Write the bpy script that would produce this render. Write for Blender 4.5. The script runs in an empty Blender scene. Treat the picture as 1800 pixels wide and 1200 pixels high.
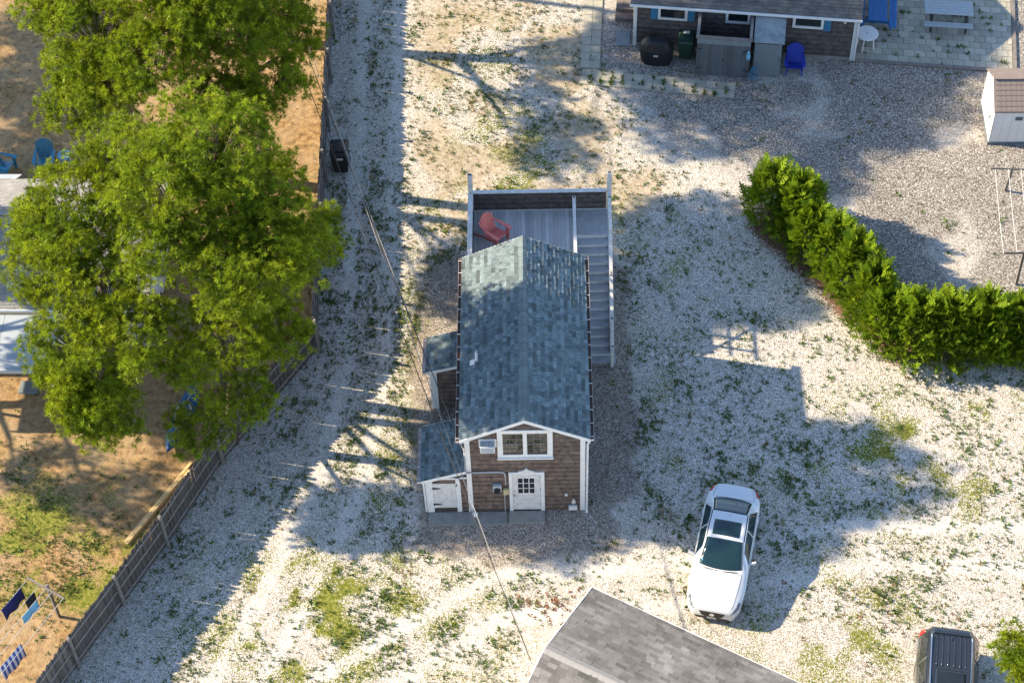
import bpy, math, random
import numpy as np
from mathutils import Vector, Matrix
random.seed(7); rng = np.random.default_rng(7)
S = bpy.context.scene
COL = S.collection
R = math.radians

# ---------------------------------------------------------------- camera
cam = bpy.data.cameras.new('camera'); cam_o = bpy.data.objects.new('camera', cam); COL.objects.link(cam_o)
cam.sensor_width = 36.0; cam.lens = 71.72; cam.clip_start = 1.0; cam.clip_end = 2500.0
_pan, _pitch, _roll = -0.02975186, 0.91674186, -0.03963441
_fw = Vector((math.sin(_pan)*math.cos(_pitch), math.cos(_pan)*math.cos(_pitch), -math.sin(_pitch)))
_rt = Vector((math.cos(_pan), -math.sin(_pan), 0)); _up = _rt.cross(_fw)
_c, _s = math.cos(_roll), math.sin(_roll)
_r2 = _c*_rt + _s*_up; _u2 = -_s*_rt + _c*_up
cam_o.matrix_world = Matrix(((_r2.x, _u2.x, -_fw.x, 2.66307), (_r2.y, _u2.y, -_fw.y, -36.16161),
                             (_r2.z, _u2.z, -_fw.z, 56.27142), (0, 0, 0, 1)))
S.camera = cam_o
# ---------------------------------------------------------------- sky, sun, exposure
SUN_DIR = Vector((9.18, -1.95, -5.31)).normalized()
world = bpy.data.worlds.new('World'); S.world = world; world.use_nodes = True
wn = world.node_tree.nodes; wl = world.node_tree.links
sky = wn.new('ShaderNodeTexSky'); sky.sky_type = 'NISHITA'; sky.sun_disc = False
sky.sun_elevation = R(29.5); sky.sun_rotation = R(-78.0); sky.air_density = 0.8; sky.dust_density = 0.1; sky.ozone_density = 0.0
wl.new(sky.outputs[0], wn['Background'].inputs[0]); wn['Background'].inputs[1].default_value = 0.135
sun = bpy.data.lights.new('sun', 'SUN'); sun.energy = 5.0; sun.angle = R(0.7); sun.color = (1.0, 0.83, 0.60)
sun_o = bpy.data.objects.new('sun', sun); COL.objects.link(sun_o)
sun_o.rotation_euler = SUN_DIR.to_track_quat('-Z', 'Y').to_euler(); sun_o.location = (-30, 6, 30)
S.view_settings.view_transform = 'Standard'; S.view_settings.look = 'None'
S.view_settings.exposure = 1.4; S.view_settings.gamma = 1.0; S.view_settings.use_curve_mapping = False
S.cycles.use_denoising = True; S.cycles.denoising_prefilter = 'ACCURATE'; S.cycles.max_bounces = 6; S.cycles.diffuse_bounces = 3; S.cycles.transparent_max_bounces = 6

# ---------------------------------------------------------------- materials
MATS = {}
def mat(name, col, col2=None, rough=0.7, scale=6.0, bump=0.0, bscale=None, metal=0.0, coat=0.0, spec=0.4,
        rnd=0.0, stretch=None, trans=0.0, tint=None):
    """Principled material: noise between two colours, an optional per-piece 'rnd' attribute and a bump."""
    m = bpy.data.materials.new(name); m.use_nodes = True; MATS[name] = m
    n = m.node_tree.nodes; l = m.node_tree.links; b = n['Principled BSDF']
    b.inputs['Roughness'].default_value = rough; b.inputs['Metallic'].default_value = metal
    b.inputs['Specular IOR Level'].default_value = spec; b.inputs['Coat Weight'].default_value = coat
    b.inputs['Coat Roughness'].default_value = 0.05
    if col2 is None: col2 = tuple(c*0.8 for c in col)
    tc = n.new('ShaderNodeTexCoord'); mp = n.new('ShaderNodeMapping'); l.new(tc.outputs['Object'], mp.inputs[0])
    if stretch: mp.inputs['Scale'].default_value = stretch
    nz = n.new('ShaderNodeTexNoise'); nz.inputs['Scale'].default_value = scale; nz.inputs['Detail'].default_value = 6
    nz.inputs['Roughness'].default_value = 0.65
    l.new(mp.outputs[0], nz.inputs[0])
    rp = n.new('ShaderNodeValToRGB'); rp.color_ramp.elements[0].position = 0.33; rp.color_ramp.elements[1].position = 0.68
    rp.color_ramp.elements[0].color = (*col2, 1); rp.color_ramp.elements[1].color = (*col, 1)
    l.new(nz.outputs[0], rp.inputs[0]); out = rp.outputs[0]
    if rnd > 0:
        at = n.new('ShaderNodeAttribute'); at.attribute_name = 'rnd'
        mr = n.new('ShaderNodeMapRange'); mr.inputs[3].default_value = 1-rnd; mr.inputs[4].default_value = 1+rnd
        l.new(at.outputs['Fac'], mr.inputs[0])
        mx = n.new('ShaderNodeMix'); mx.data_type = 'RGBA'; mx.blend_type = 'MULTIPLY'; mx.inputs[0].default_value = 1
        l.new(out, mx.inputs[6]); l.new(mr.outputs[0], mx.inputs[7]); out = mx.outputs[2]
        if tint:
            m2 = n.new('ShaderNodeMix'); m2.data_type = 'RGBA'; m2.inputs[7].default_value = (*tint, 1)
            l.new(at.outputs['Fac'], m2.inputs[0]); l.new(out, m2.inputs[6]); out = m2.outputs[2]
    l.new(out, b.inputs['Base Color'])
    if bump > 0:
        n2 = n.new('ShaderNodeTexNoise'); n2.inputs['Scale'].default_value = bscale or scale*4; n2.inputs['Detail'].default_value = 4
        l.new(mp.outputs[0], n2.inputs[0])
        bp = n.new('ShaderNodeBump'); bp.inputs['Strength'].default_value = bump; bp.inputs['Distance'].default_value = 0.02
        l.new(n2.outputs[0], bp.inputs['Height']); l.new(bp.outputs[0], b.inputs['Normal'])
    if trans > 0:
        tr = n.new('ShaderNodeBsdfTranslucent'); ms = n.new('ShaderNodeMixShader'); ms.inputs[0].default_value = trans
        l.new(out, tr.inputs[0]); l.new(b.outputs[0], ms.inputs[1]); l.new(tr.outputs[0], ms.inputs[2])
        l.new(ms.outputs[0], n['Material Output'].inputs[0])
    return m
mat('white_paint', (.78, .77, .75), (.66, .65, .63), .45, 3)
mat('aged_white', (.72, .71, .69), (.50, .49, .47), .6, 5, .2)
mat('wall_shingle', (.175, .125, .098), (.085, .060, .05), .85, 5, .5, 60, rnd=.55, stretch=(1, 1, .4))
mat('wall_core', (.08, .06, .05), None, .9)
mat('dark_shingle', (.13, .105, .095), (.06, .05, .048), .85, 5, .5, 60, rnd=.45)
mat('roof_shingle', (.19, .24, .255), (.095, .135, .15), .9, 9, .8, 120, rnd=.55)
mat('roof_board', (.10, .10, .10), None, .9)
mat('garage_shingle', (.25, .242, .232), (.12, .115, .113), .92, .55, .8, 110, rnd=.34)
mat('cottage_shingle', (.21, .19, .17), (.10, .09, .085), .92, 2.0, .8, 110, rnd=.2)
mat('neighbour_shingle', (.34, .33, .32), (.25, .245, .24), .92, 3, .6, 100, rnd=.15)
mat('porch_metal', (.38, .42, .46), (.32, .36, .40), .5, 1.2)
mat('gutter_paint', (.70, .60, .56), (.55, .44, .40), .5, 4)
mat('gutter_litter', (.14, .085, .065), (.06, .045, .038), .9, 20, .5)
mat('deck_board', (.50, .51, .515), (.40, .41, .415), .65, 4, .2, 40, rnd=.2, stretch=(4, .5, 4))
mat('tread_board', (.38, .40, .415), (.30, .315, .33), .65, 4, .2, 40)
mat('riser_paint', (.64, .66, .68), (.54, .56, .58), .6, 4)
mat('concrete', (.30, .30, .27), (.20, .20, .185), .9, 3, .4, 60)
mat('glass', (.015, .02, .024), (.012, .016, .02), .04, 2, spec=.9)
mat('car_glass', (.010, .034, .042), (.008, .027, .035), .03, 2, spec=.8)
mat('car_white', (.66, .675, .69), (.64, .655, .67), .22, 2, coat=1.0)
mat('car_dark', (.020, .026, .036), (.018, .023, .032), .25, 2, coat=1.0)
mat('black_plastic', (.012, .012, .013), (.02, .02, .021), .5, 5)
mat('tyre_rubber', (.02, .02, .02), None, .8)
mat('chrome', (.7, .7, .72), (.65, .65, .66), .15, 2, metal=1.0)
mat('red_lens', (.45, .015, .02), (.35, .01, .015), .15, 3, coat=.6)
mat('clear_lens', (.25, .27, .3), (.06, .06, .07), .08, 14, coat=1)
mat('fence_wood', (.165, .143, .128), (.08, .069, .063), .9, 3.5, .5, 40, rnd=.3, stretch=(6, 6, .5))
mat('fence_rail', (.27, .25, .235), (.17, .155, .145), .9, 4, .4, 40)
mat('grey_wood', (.24, .215, .195), (.13, .12, .11), .9, 5, .5, 40)
mat('fresh_lumber', (.68, .50, .24), (.55, .40, .19), .7, 4, .2)
mat('red_plastic', (.76, .22, .19), (.66, .16, .14), .5, 4)
mat('blue_plastic', (.022, .05, .42), (.02, .04, .34), .45, 4)
mat('teal_plastic', (.03, .22, .36), (.022, .16, .28), .45, 4)
mat('table_blue', (.02, .15, .42), (.018, .12, .35), .5, 4)
mat('shutter_blue', (.05, .21, .36), (.04, .17, .30), .6, 4)
mat('grey_plastic', (.40, .43, .44), (.35, .38, .39), .5, 4)
mat('dark_metal', (.035, .035, .04), None, .5)
mat('brown_metal', (.09, .03, .02), None, .7)
mat('green_plastic', (.018, .05, .035), (.014, .04, .028), .5, 4)
mat('paver', (.43, .41, .335), (.33, .315, .26), .9, 4, .3, 60, rnd=.16)
mat('timber_edge', (.22, .19, .165), (.13, .11, .10), .9, 4, .4)
mat('enclosure_wood', (.125, .14, .15), (.075, .085, .092), .85, 5, .3, 40, rnd=.2, stretch=(5, 5, .5))
mat('cabinet_grey', (.20, .235, .25), (.165, .195, .21), .6, 3)
mat('panel_translucent', (.30, .34, .35), (.16, .19, .20), .35, 3)
mat('shed_white', (.70, .68, .66), (.62, .60, .585), .6, 2)
mat('shed_roof', (.23, .185, .165), (.17, .14, .125), .85, 5, .2, rnd=.12)
mat('shed_base', (.13, .15, .17), None, .7)
mat('wire_black', (.03, .028, .026), None, .6)
mat('wire_grey', (.30, .29, .28), None, .6)
mat('bark', (.17, .12, .09), (.07, .05, .04), .95, 9, .8)
mat('twig', (.19, .155, .13), (.10, .08, .065), .95, 9)
mat('pine_needles', (.31, .365, .014), (.125, .205, .010), .5, .8, rnd=.55, trans=.4, spec=.3)
mat('hedge_leaf', (.26, .34, .014), (.10, .19, .012), .5, 1.3, rnd=.5, trans=.36, spec=.3)
mat('grass_blade', (.10, .15, .024), (.06, .105, .018), .7, .8, rnd=.4, trans=.2, spec=.2, tint=None)
mat('dry_blade', (.26, .20, .07), (.20, .15, .05), .8, .8, rnd=.4, trans=.2, spec=.2)
mat('dead_weed', (.22, .095, .045), (.15, .07, .035), .85, .8, rnd=.4, trans=.15, spec=.2)
mat('navy_cloth', (.012, .018, .12), None, .95)
mat('black_cloth', (.012, .013, .02), None, .95)
mat('green_cloth', (.008, .035, .03), None, .95)
mat('sky_cloth', (.18, .44, .62), (.13, .36, .55), .95, 8)
mat('cover_black', (.012, .012, .014), (.02, .02, .022), .45, 4, .3, 8)
mat('kayak_blue', (.02, .11, .26), (.02, .08, .2), .4, 3)
mat('pale_rope', (.62, .60, .56), None, .8)
mat('meter_grey', (.45, .48, .50), (.38, .4, .42), .5, 5)
mat('meter_yellow', (.5, .47, .25), (.4, .36, .18), .5, 5)
m = mat('stripe_cloth', (.6, .62, .68), None, .95)
_n = m.node_tree.nodes; _l = m.node_tree.links
_w = _n.new('ShaderNodeTexWave'); _w.inputs['Scale'].default_value = 1.75; _w.bands_direction = 'X'
_tc = _n.new('ShaderNodeTexCoord'); _l.new(_tc.outputs['Object'], _w.inputs[0])
_rp = _n.new('ShaderNodeValToRGB'); _rp.color_ramp.interpolation = 'CONSTANT'
_rp.color_ramp.elements[0].color = (.05, .09, .34, 1); _rp.color_ramp.elements[1].position = .5; _rp.color_ramp.elements[1].color = (.62, .64, .70, 1)
_l.new(_w.outputs[0], _rp.inputs[0]); _l.new(_rp.outputs[0], _n['Principled BSDF'].inputs['Base Color'])

# ---------------------------------------------------------------- mesh helpers
class MB:
    def __init__(s): s.v = []; s.f = []; s.r = []
    def add(s, vs, fs, r=None):
        o = len(s.v); s.v += [tuple(p) for p in vs]; s.f += [tuple(i+o for i in f) for f in fs]
        s.r += [random.random() if r is None else r]*len(vs)
        return s
    def hexa(s, p, r=None):            # 8 corners: bottom 4 (ccw), top 4
        return s.add(p, [(0, 3, 2, 1), (4, 5, 6, 7), (0, 1, 5, 4), (1, 2, 6, 5), (2, 3, 7, 6), (3, 0, 4, 7)], r)
    def box(s, c, d, M=None, r=None):
        x, y, z = d[0]/2, d[1]/2, d[2]/2
        p = [Vector(q) for q in ((-x, -y, -z), (x, -y, -z), (x, y, -z), (-x, y, -z), (-x, -y, z), (x, -y, z), (x, y, z), (-x, y, z))]
        if M is not None: p = [M @ q for q in p]
        c = Vector(c); return s.hexa([q+c for q in p], r)
    def bb(s, x0, x1, y0, y1, z0, z1, r=None): return s.box(((x0+x1)/2, (y0+y1)/2, (z0+z1)/2), (x1-x0, y1-y0, z1-z0), None, r)
    def beam(s, a, b, w, h, up=(0, 0, 1), r=None):   # bar from a to b, w across, h along up
        a, b = Vector(a), Vector(b); d = b-a; L = d.length; d.normalize(); up = Vector(up)
        x = d.cross(up)
        if x.length < 1e-4: x = Vector((1, 0, 0))
        x.normalize(); z = x.cross(d)
        M = Matrix((x, d, z)).transposed()
        return s.box((a+b)/2, (w, L, h), M, r)
    def prism(s, poly, y0, y1, r=None):  # polygon in (x,z) extruded along y
        n = len(poly); vs = [(x, y0, z) for x, z in poly]+[(x, y1, z) for x, z in poly]
        fs = [tuple(range(n)), tuple(range(2*n-1, n-1, -1))]+[(i, i+n, (i+1) % n+n, (i+1) % n) for i in range(n)]
        return s.add(vs, fs, r)
    def prismz(s, poly, z0, z1, r=None):
        n = len(poly); vs = [(x, y, z0) for x, y in poly]+[(x, y, z1) for x, y in poly]
        fs = [tuple(range(n-1, -1, -1)), tuple(range(n, 2*n))]+[(i, (i+1) % n, (i+1) % n+n, i+n) for i in range(n)]
        return s.add(vs, fs, r)
    def tube(s, path, rad, n=6, r=None):
        path = [Vector(p) for p in path]; rs = rad if hasattr(rad, '__len__') else [rad]*len(path)
        vs = []; fs = []
        for i, p in enumerate(path):
            d = (path[min(i+1, len(path)-1)]-path[max(i-1, 0)]).normalized()
            x = d.cross(Vector((0, 0, 1)));
            if x.length < 1e-3: x = Vector((1, 0, 0))
            x.normalize(); y = d.cross(x)
            for k in range(n):
                a = 2*math.pi*k/n; vs.append(p+(x*math.cos(a)+y*math.sin(a))*rs[i])
        for i in range(len(path)-1):
            for k in range(n): fs.append((i*n+k, i*n+(k+1) % n, (i+1)*n+(k+1) % n, (i+1)*n+k))
        fs += [tuple(range(n-1, -1, -1)), tuple(range((len(path)-1)*n, len(path)*n))]
        return s.add(vs, fs, r)
    def lathe(s, prof, n=20, c=(0, 0, 0), axis='z', r=None):
        vs = []; fs = []
        for (rd, h) in prof:
            for k in range(n):
                a = 2*math.pi*k/n; q = (rd*math.cos(a), rd*math.sin(a), h)
                if axis == 'x': q = (q[2], q[0], q[1])
                if axis == 'y': q = (q[1], q[2], q[0])
                vs.append((q[0]+c[0], q[1]+c[1], q[2]+c[2]))
        for i in range(len(prof)-1):
            for k in range(n): fs.append((i*n+k, i*n+(k+1) % n, (i+1)*n+(k+1) % n, (i+1)*n+k))
        fs += [tuple(range(n-1, -1, -1)), tuple(range((len(prof)-1)*n, len(prof)*n))]
        return s.add(vs, fs, r)
    def build(s, name, m, parent=None, smooth=False, bevel=0, kind=None, label=None):
        me = bpy.data.meshes.new(name); me.from_pydata(s.v, [], s.f)
        a = me.attributes.new('rnd', 'FLOAT', 'POINT'); a.data.foreach_set('value', s.r)
        me.materials.append(MATS[m]); me.validate()
        if smooth: me.polygons.foreach_set('use_smooth', [True]*len(me.polygons))
        o = bpy.data.objects.new(name, me); COL.objects.link(o)
        if parent: o.parent = parent
        if bevel:
            bv = o.modifiers.new('bevel', 'BEVEL'); bv.width = bevel; bv.segments = 2; bv.limit_method = 'ANGLE'; bv.harden_normals = False
        if kind: o['kind'] = kind
        if label: o['label'] = label
        return o
def fast_mesh(name, V, F, rn, m, parent=None, kind=None, nper=3):
    """numpy arrays -> one mesh; V (n,3), F (k,nper), rn (n,)"""
    me = bpy.data.meshes.new(name); k = len(F)
    me.vertices.add(len(V)); me.vertices.foreach_set('co', np.asarray(V, np.float32).ravel())
    me.loops.add(k*nper); me.loops.foreach_set('vertex_index', np.asarray(F, np.int32).ravel())
    me.polygons.add(k); me.polygons.foreach_set('loop_start', np.arange(k, dtype=np.int32)*nper)
    me.update(calc_edges=True)
    a = me.attributes.new('rnd', 'FLOAT', 'POINT'); a.data.foreach_set('value', np.asarray(rn, np.float32))
    me.materials.append(MATS[m]); o = bpy.data.objects.new(name, me); COL.objects.link(o)
    if parent: o.parent = parent
    if kind: o['kind'] = kind
    return o
def tag(o, label, cat, group=None, kind=None):
    if label: o['label'] = label
    if cat: o['category'] = cat
    if group: o['group'] = group
    if kind: o['kind'] = kind
    return o
def thing(name, label, cat, loc=(0, 0, 0), rz=0.0, group=None):
    o = bpy.data.objects.new(name, None); COL.objects.link(o); o.location = loc; o.rotation_euler = (0, 0, rz)
    o.empty_display_size = .2
    return tag(o, label, cat, group)
def copy_tree(o, parent=None):
    c = o.copy(); COL.objects.link(c); c.parent = parent
    for ch in list(o.children): copy_tree(ch, c)
    return c
def inst(proto, name, parent, loc=(0, 0, 0), rot=(0, 0, 0), scale=(1, 1, 1)):   # another object on the same mesh data
    o = bpy.data.objects.new(name, proto.data if hasattr(proto, 'data') else proto); COL.objects.link(o); o.parent = parent
    o.location = loc; o.rotation_euler = rot; o.scale = scale
    return o
# smooth value noise for masks
class VN:
    def __init__(s, seed): s.g = np.random.default_rng(seed).random((256, 256))
    def __call__(s, x, y, sc, octv=3):
        t = 0; a = 1; n = 0
        for o in range(octv):
            X = x/sc+1000+o*17.3; Y = y/sc+1000+o*31.7
            i = np.floor(X).astype(int); j = np.floor(Y).astype(int); fx = X-i; fy = Y-j
            fx = fx*fx*(3-2*fx); fy = fy*fy*(3-2*fy); g = s.g
            v = (g[i % 256, j % 256]*(1-fx)+g[(i+1) % 256, j % 256]*fx)*(1-fy)+(g[i % 256, (j+1) % 256]*(1-fx)+g[(i+1) % 256, (j+1) % 256]*fx)*fy
            t = t+a*v; n += a; a *= .5; sc *= .5
        return t/n
vn = VN(3); vn2 = VN(11)
def poly_sd(px, py, poly):
    """signed distance to a polygon, negative inside"""
    d = np.full(px.shape, 1e9); inside = np.zeros(px.shape, bool); n = len(poly)
    for i in range(n):
        ax, ay = poly[i]; bx, by = poly[(i+1) % n]; ex, ey = bx-ax, by-ay
        t = np.clip(((px-ax)*ex+(py-ay)*ey)/(ex*ex+ey*ey), 0, 1)
        d = np.minimum(d, np.hypot(px-ax-t*ex, py-ay-t*ey))
        c = ((ay > py) != (by > py)) & (px < (bx-ax)*(py-ay)/((by-ay) if by != ay else 1e-9)+ax)
        inside ^= c
    return np.where(inside, -d, d)
def sstep(a, b, x): t = np.clip((x-a)/(b-a), 0, 1); return t*t*(3-2*t)

# shingled surface: rows of wedge shingles on a plane
def shingles(mb, org, u, v, width, top, expo, wmin, wmax, thick, bottom=0.0, left=0.0, skip=None, jit=.006, rowvar=.55):
    """org: corner, u: along rows, v: up the surface, normal = u x v points outward; top(s) gives the height limit at s"""
    u = Vector(u).normalized(); v = Vector(v).normalized(); nrm = u.cross(v)
    org = Vector(org); z = bottom; row = 0; rowr = random.random()
    while z < 20:
        s = left - (random.random()*wmax); any_ = False
        while s < width:
            w = random.uniform(wmin, wmax); a = max(s, left)+.002; b = min(s+w, width)-.002; s += w
            if b-a < .02: continue
            t0, t1 = top(a), top(b)
            lo = z+random.uniform(-jit, jit) if row else z
            if min(t0, t1) <= lo+.01:
                if max(t0, t1) <= lo+.02: continue
            any_ = True
            ha = min(z+expo*1.12, t0); hb = min(z+expo*1.12, t1)
            if ha < lo+.004: ha = lo+.004
            if hb < lo+.004: hb = lo+.004
            if skip and skip((a+b)/2, z+expo/2): continue
            th = thick*random.uniform(.75, 1.3); e = .004
            P = lambda s_, z_, d: org+u*s_+v*z_+nrm*d
            mb.hexa([P(a, lo, 0), P(b, lo, 0), P(b, lo, th), P(a, lo, th), P(a, ha, 0), P(b, hb, 0), P(b, hb, e), P(a, ha, e)], min(1, max(0, rowvar*rowr+(1-rowvar)*random.random())))
        rowr = .12+.2*random.random() if rowr > .5 else .7+.3*random.random()  # rows alternate dark and light in colour, standing in for shadow lines between courses
        if not any_ and row > 1: break
        z += expo; row += 1
    return mb
# ================================================================ GROUND
FENCE = [(-5.98, 40.0), (-5.74, 24.3), (-5.42, 6.72), (-8.35, 2.05), (-9.86, -1.14), (-12.20, -5.50), (-29.5, -38.0)]
def axis(lo, hi, step, far):
    a = list(np.arange(lo, hi+step/2, step)); d = step; x = hi
    while x < far: d *= 1.5; x += d; a.append(x)
    d = step; x = lo
    while x > -far: d *= 1.5; x -= d; a.insert(0, x)
    return np.array(a)
gx = axis(-21, 24, .14, 700); gy = axis(-9, 27, .14, 700)
X, Y = np.meshgrid(gx, gy, indexing='ij')
wob = (vn(X, Y, 1.6, 4)-.5)*1.5
wob2 = (vn2(X, Y, .5, 3)-.5)*.8
BED = [(-2.35, 6.6), (-2.25, 1.5), (-2.2, -1.3), (-1.3, -2.0), (1, -2.3), (3.4, -2.2), (4.7, -1.5), (5.0, -.2), (5.75, .6), (5.65, 6), (5.55, 9.2), (5.2, 11.0),
       (-.6, 11.2), (-1.7, 10.6), (-2.0, 8.4)]
YARD = [(4.6, 60), (4.6, 20.4), (6.2, 17.2), (9.4, 13.4), (12.6, 8.6), (14.0, 6.7), (17, 6.1), (60, 5.5), (60, 60)]
NEIGH = FENCE+[(-700, -38), (-700, 700), (-5.98, 700)]
CENTRE = [(-2.6, 30), (-2.4, 11), (5, 11), (7.5, 14), (5.5, 18), (4.6, 30)]
LITTER = [(10.0, 12.0), (10.6, 12.8), (14.6, 7.2), (22, 6.6), (22, 5.3), (14.3, 5.8), (13.1, 7.6)]
g_bed = 1-sstep(-.45, .25, poly_sd(X, Y, BED)+wob*.9+wob2*.5)
g_yard = 1-sstep(-1.3, .9, poly_sd(X, Y, YARD)+wob*1.6+wob2)
shellpatch = sstep(.56, .70, vn2(X+40, Y, 2.3, 4))*.6
g_yard = g_yard*(1-shellpatch*.8)
g_soil = 1-sstep(-.12, .12, poly_sd(X, Y, NEIGH)+wob2*.25+.05)
g_cent = (1-sstep(-1.2, .6, poly_sd(X, Y, CENTRE)+wob))*.9*sstep(.30, .60, vn(X+9, Y+4, 1.5, 4))
g_lit = (1-sstep(-.4, .4, poly_sd(X, Y, LITTER)+wob*.5))
# green mats: lower-left field, lower right, middle top, along the bed edge, neighbour's lawn
def blob(cx, cy, rx, ry): return np.exp(-(((X-cx)/rx)**2+((Y-cy)/ry)**2))
gd = 1.0*blob(-5.0, -4, 3.2, 2.8)+.75*blob(11.5, -4.6, 2.8, 2.4)+.35*blob(0, -4.5, 3, 2)+.5*blob(16, 3, 3, 2)+.5*blob(13.5, 1.2, 3.2, 2.5)+.8*blob(1.5, 12.7, 3.5, 1.6)+.5*blob(2.5, 16, 2.5, 2)+.5*blob(-2.3, 1.2, .8, 3)+.4*blob(-2.2, 9, .7, 3)+.35*blob(7.3, 9.5, 1.6, 3)+.35*blob(6.6, 3, .8, 5)
gd = gd+.35*blob(17, 1, 3, 2)+.3*blob(0.5, 20, 2.5, 4)+.25*blob(-3.6, 2, 1.2, 3)
gdn = blob(-14.5, -.6, 3, 2.2)*.9+blob(-10.6, -2.6, 1.2, 2.0)*.8+blob(-13, -3, 3, .8)*.7+.35*blob(-6.5, 14, .7, 6)+.6*blob(-8.6, .6, .8, 1.6)
G = np.where(g_soil > .5, gdn, gd)
g_green = np.clip(G*sstep(.38, .68, vn(X*1.0+3, Y+77, .8, 4))*1.25, 0, 1)
def track(pl, off):
    d = np.full(X.shape, 1e9)
    for (ax, ay), (bx, by) in zip(pl, pl[1:]):
        ex, ey = bx-ax, by-ay; ll = math.hypot(ex, ey); nxx, nyy = -ey/ll*off, ex/ll*off
        t = np.clip(((X-ax-nxx)*ex+(Y-ay-nyy)*ey)/(ll*ll), 0, 1); d = np.minimum(d, np.hypot(X-ax-nxx-t*ex, Y-ay-nyy-t*ey))
    return d
drv = [(-3.7, 30), (-3.65, 6), (-4.3, 1), (-6.2, -4), (-8.5, -9)]; drv2 = [(-4, -6.5), (1, -3.2), (6, -3.0), (12, -1.5), (22, -1.8)]
rut_ = np.minimum(np.minimum(track(drv, .72), track(drv, -.72)), np.minimum(track(drv2, .75), track(drv2, -.75)))
g_rut = (1-sstep(.12, .42, rut_+wob2*.35))*(.55+.45*vn(X, Y, 2.2, 2))
W = np.stack([g_bed, g_soil, g_green*(1-.8*g_rut), g_rut], -1).reshape(-1, 4)
W2 = np.stack([g_yard*(1-g_bed), g_cent*(1-g_bed), g_lit, np.ones_like(X)], -1).reshape(-1, 4)
nx, ny = X.shape
idx = np.arange(nx*ny).reshape(nx, ny)
F = np.stack([idx[:-1, :-1], idx[1:, :-1], idx[1:, 1:], idx[:-1, 1:]], -1).reshape(-1, 4)
Vg = np.stack([X, Y, np.zeros_like(X)], -1).reshape(-1, 3)
gm = bpy.data.materials.new('ground_mix'); MATS['ground_mix'] = gm; gm.use_nodes = True
n = gm.node_tree.nodes; l = gm.node_tree.links; bs = n['Principled BSDF']
bs.inputs['Roughness'].default_value = .95; bs.inputs['Specular IOR Level'].default_value = .15
tc = n.new('ShaderNodeTexCoord').outputs['Object']
def noise(sc, det=4, ro=.6):
    q = n.new('ShaderNodeTexNoise'); q.inputs['Scale'].default_value = sc; q.inputs['Detail'].default_value = det; q.inputs['Roughness'].default_value = ro
    l.new(tc, q.inputs[0]); return q.outputs[0]
def ramp(src, stops):
    q = n.new('ShaderNodeValToRGB'); e = q.color_ramp.elements
    while len(e) < len(stops): e.new(.5)
    for k, (p, c) in enumerate(stops): e[k].position = p; e[k].color = (*c, 1)
    l.new(src, q.inputs[0]); return q.outputs[0]
def mix(f, a, b, mode='MIX'):
    q = n.new('ShaderNodeMix'); q.data_type = 'RGBA'; q.blend_type = mode
    if isinstance(f, float): q.inputs[0].default_value = f
    else: l.new(f, q.inputs[0])
    for s_, i in ((a, 6), (b, 7)):
        if isinstance(s_, tuple): q.inputs[i].default_value = (*s_, 1)
        else: l.new(s_, q.inputs[i])
    return q.outputs[2]
def cells(sc):
    q = n.new('ShaderNodeTexVoronoi'); q.inputs['Scale'].default_value = sc; l.new(tc, q.inputs[0])
    sp = n.new('ShaderNodeSeparateColor'); l.new(q.outputs['Color'], sp.inputs[0]); return sp.outputs[0], q.outputs['Distance']
c1, d1 = cells(38.0); c2, d2 = cells(30.0)
big = noise(.55, 5, .65); mid = noise(4.5, 5, .7)
shell = ramp(c1, [(0, (.12, .11, .09)), (.24, (.30, .285, .25)), (.52, (.58, .55, .50)), (1, (.84, .81, .76))])
shell = mix(ramp(mid, [(.38, (1, 1, 1)), (.52, (0, 0, 0))]), shell, mix(.6, shell, (.33, .30, .25)))          # worn dirtier flecks
peb = ramp(c2, [(0, (.10, .085, .07)), (.3, (.22, .19, .16)), (.65, (.34, .295, .25)), (.9, (.46, .42, .37)), (1, (.62, .60, .57))])
peb2 = ramp(c2, [(0, (.07, .062, .055)), (.3, (.16, .145, .125)), (.6, (.29, .262, .228)), (.85, (.40, .375, .34)), (1, (.66, .65, .63))])
tan = ramp(mid, [(.3, (.24, .19, .125)), (.5, (.42, .355, .26)), (.7, (.58, .52, .42))])
soil = ramp(mid, [(.28, (.10, .062, .035)), (.45, (.28, .175, .08)), (.6, (.44, .29, .14)), (.75, (.52, .39, .20))])
soil = mix(ramp(big, [(.4, (0, 0, 0)), (.62, (1, 1, 1))]), soil, mix(.5, soil, (.36, .29, .19)))
green = ramp(noise(9, 4), [(.3, (.07, .095, .015)), (.5, (.17, .19, .03)), (.72, (.34, .31, .09))])
a1 = n.new('ShaderNodeAttribute'); a1.attribute_name = 'w1'; s1 = n.new('ShaderNodeSeparateColor'); l.new(a1.outputs['Color'], s1.inputs[0])
a2 = n.new('ShaderNodeAttribute'); a2.attribute_name = 'w2'; s2 = n.new('ShaderNodeSeparateColor'); l.new(a2.outputs['Color'], s2.inputs[0])
def edge(w, k=.35):       # break a soft mask up stone by stone
    q = n.new('ShaderNodeMath'); q.operation = 'SUBTRACT'; l.new(c2, q.inputs[0]); q.inputs[1].default_value = .5
    q2 = n.new('ShaderNodeMath'); q2.operation = 'MULTIPLY_ADD'; l.new(q.outputs[0], q2.inputs[0]); q2.inputs[1].default_value = k*2; l.new(w, q2.inputs[2])
    q3 = n.new('ShaderNodeMapRange'); q3.inputs[1].default_value = .42; q3.inputs[2].default_value = .58; l.new(q2.outputs[0], q3.inputs[0]); return q3.outputs[0]
col = mix(a1.outputs['Alpha'], mix(ramp(big, [(.42, (0, 0, 0)), (.6, (.22, .22, .22))]), shell, (.40, .345, .265)), mix(.45, shell, (.74, .72, .68)))
col = mix(edge(s2.outputs[1], .4), col, tan)
col = mix(edge(s2.outputs[0], .45), col, peb2)
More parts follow.
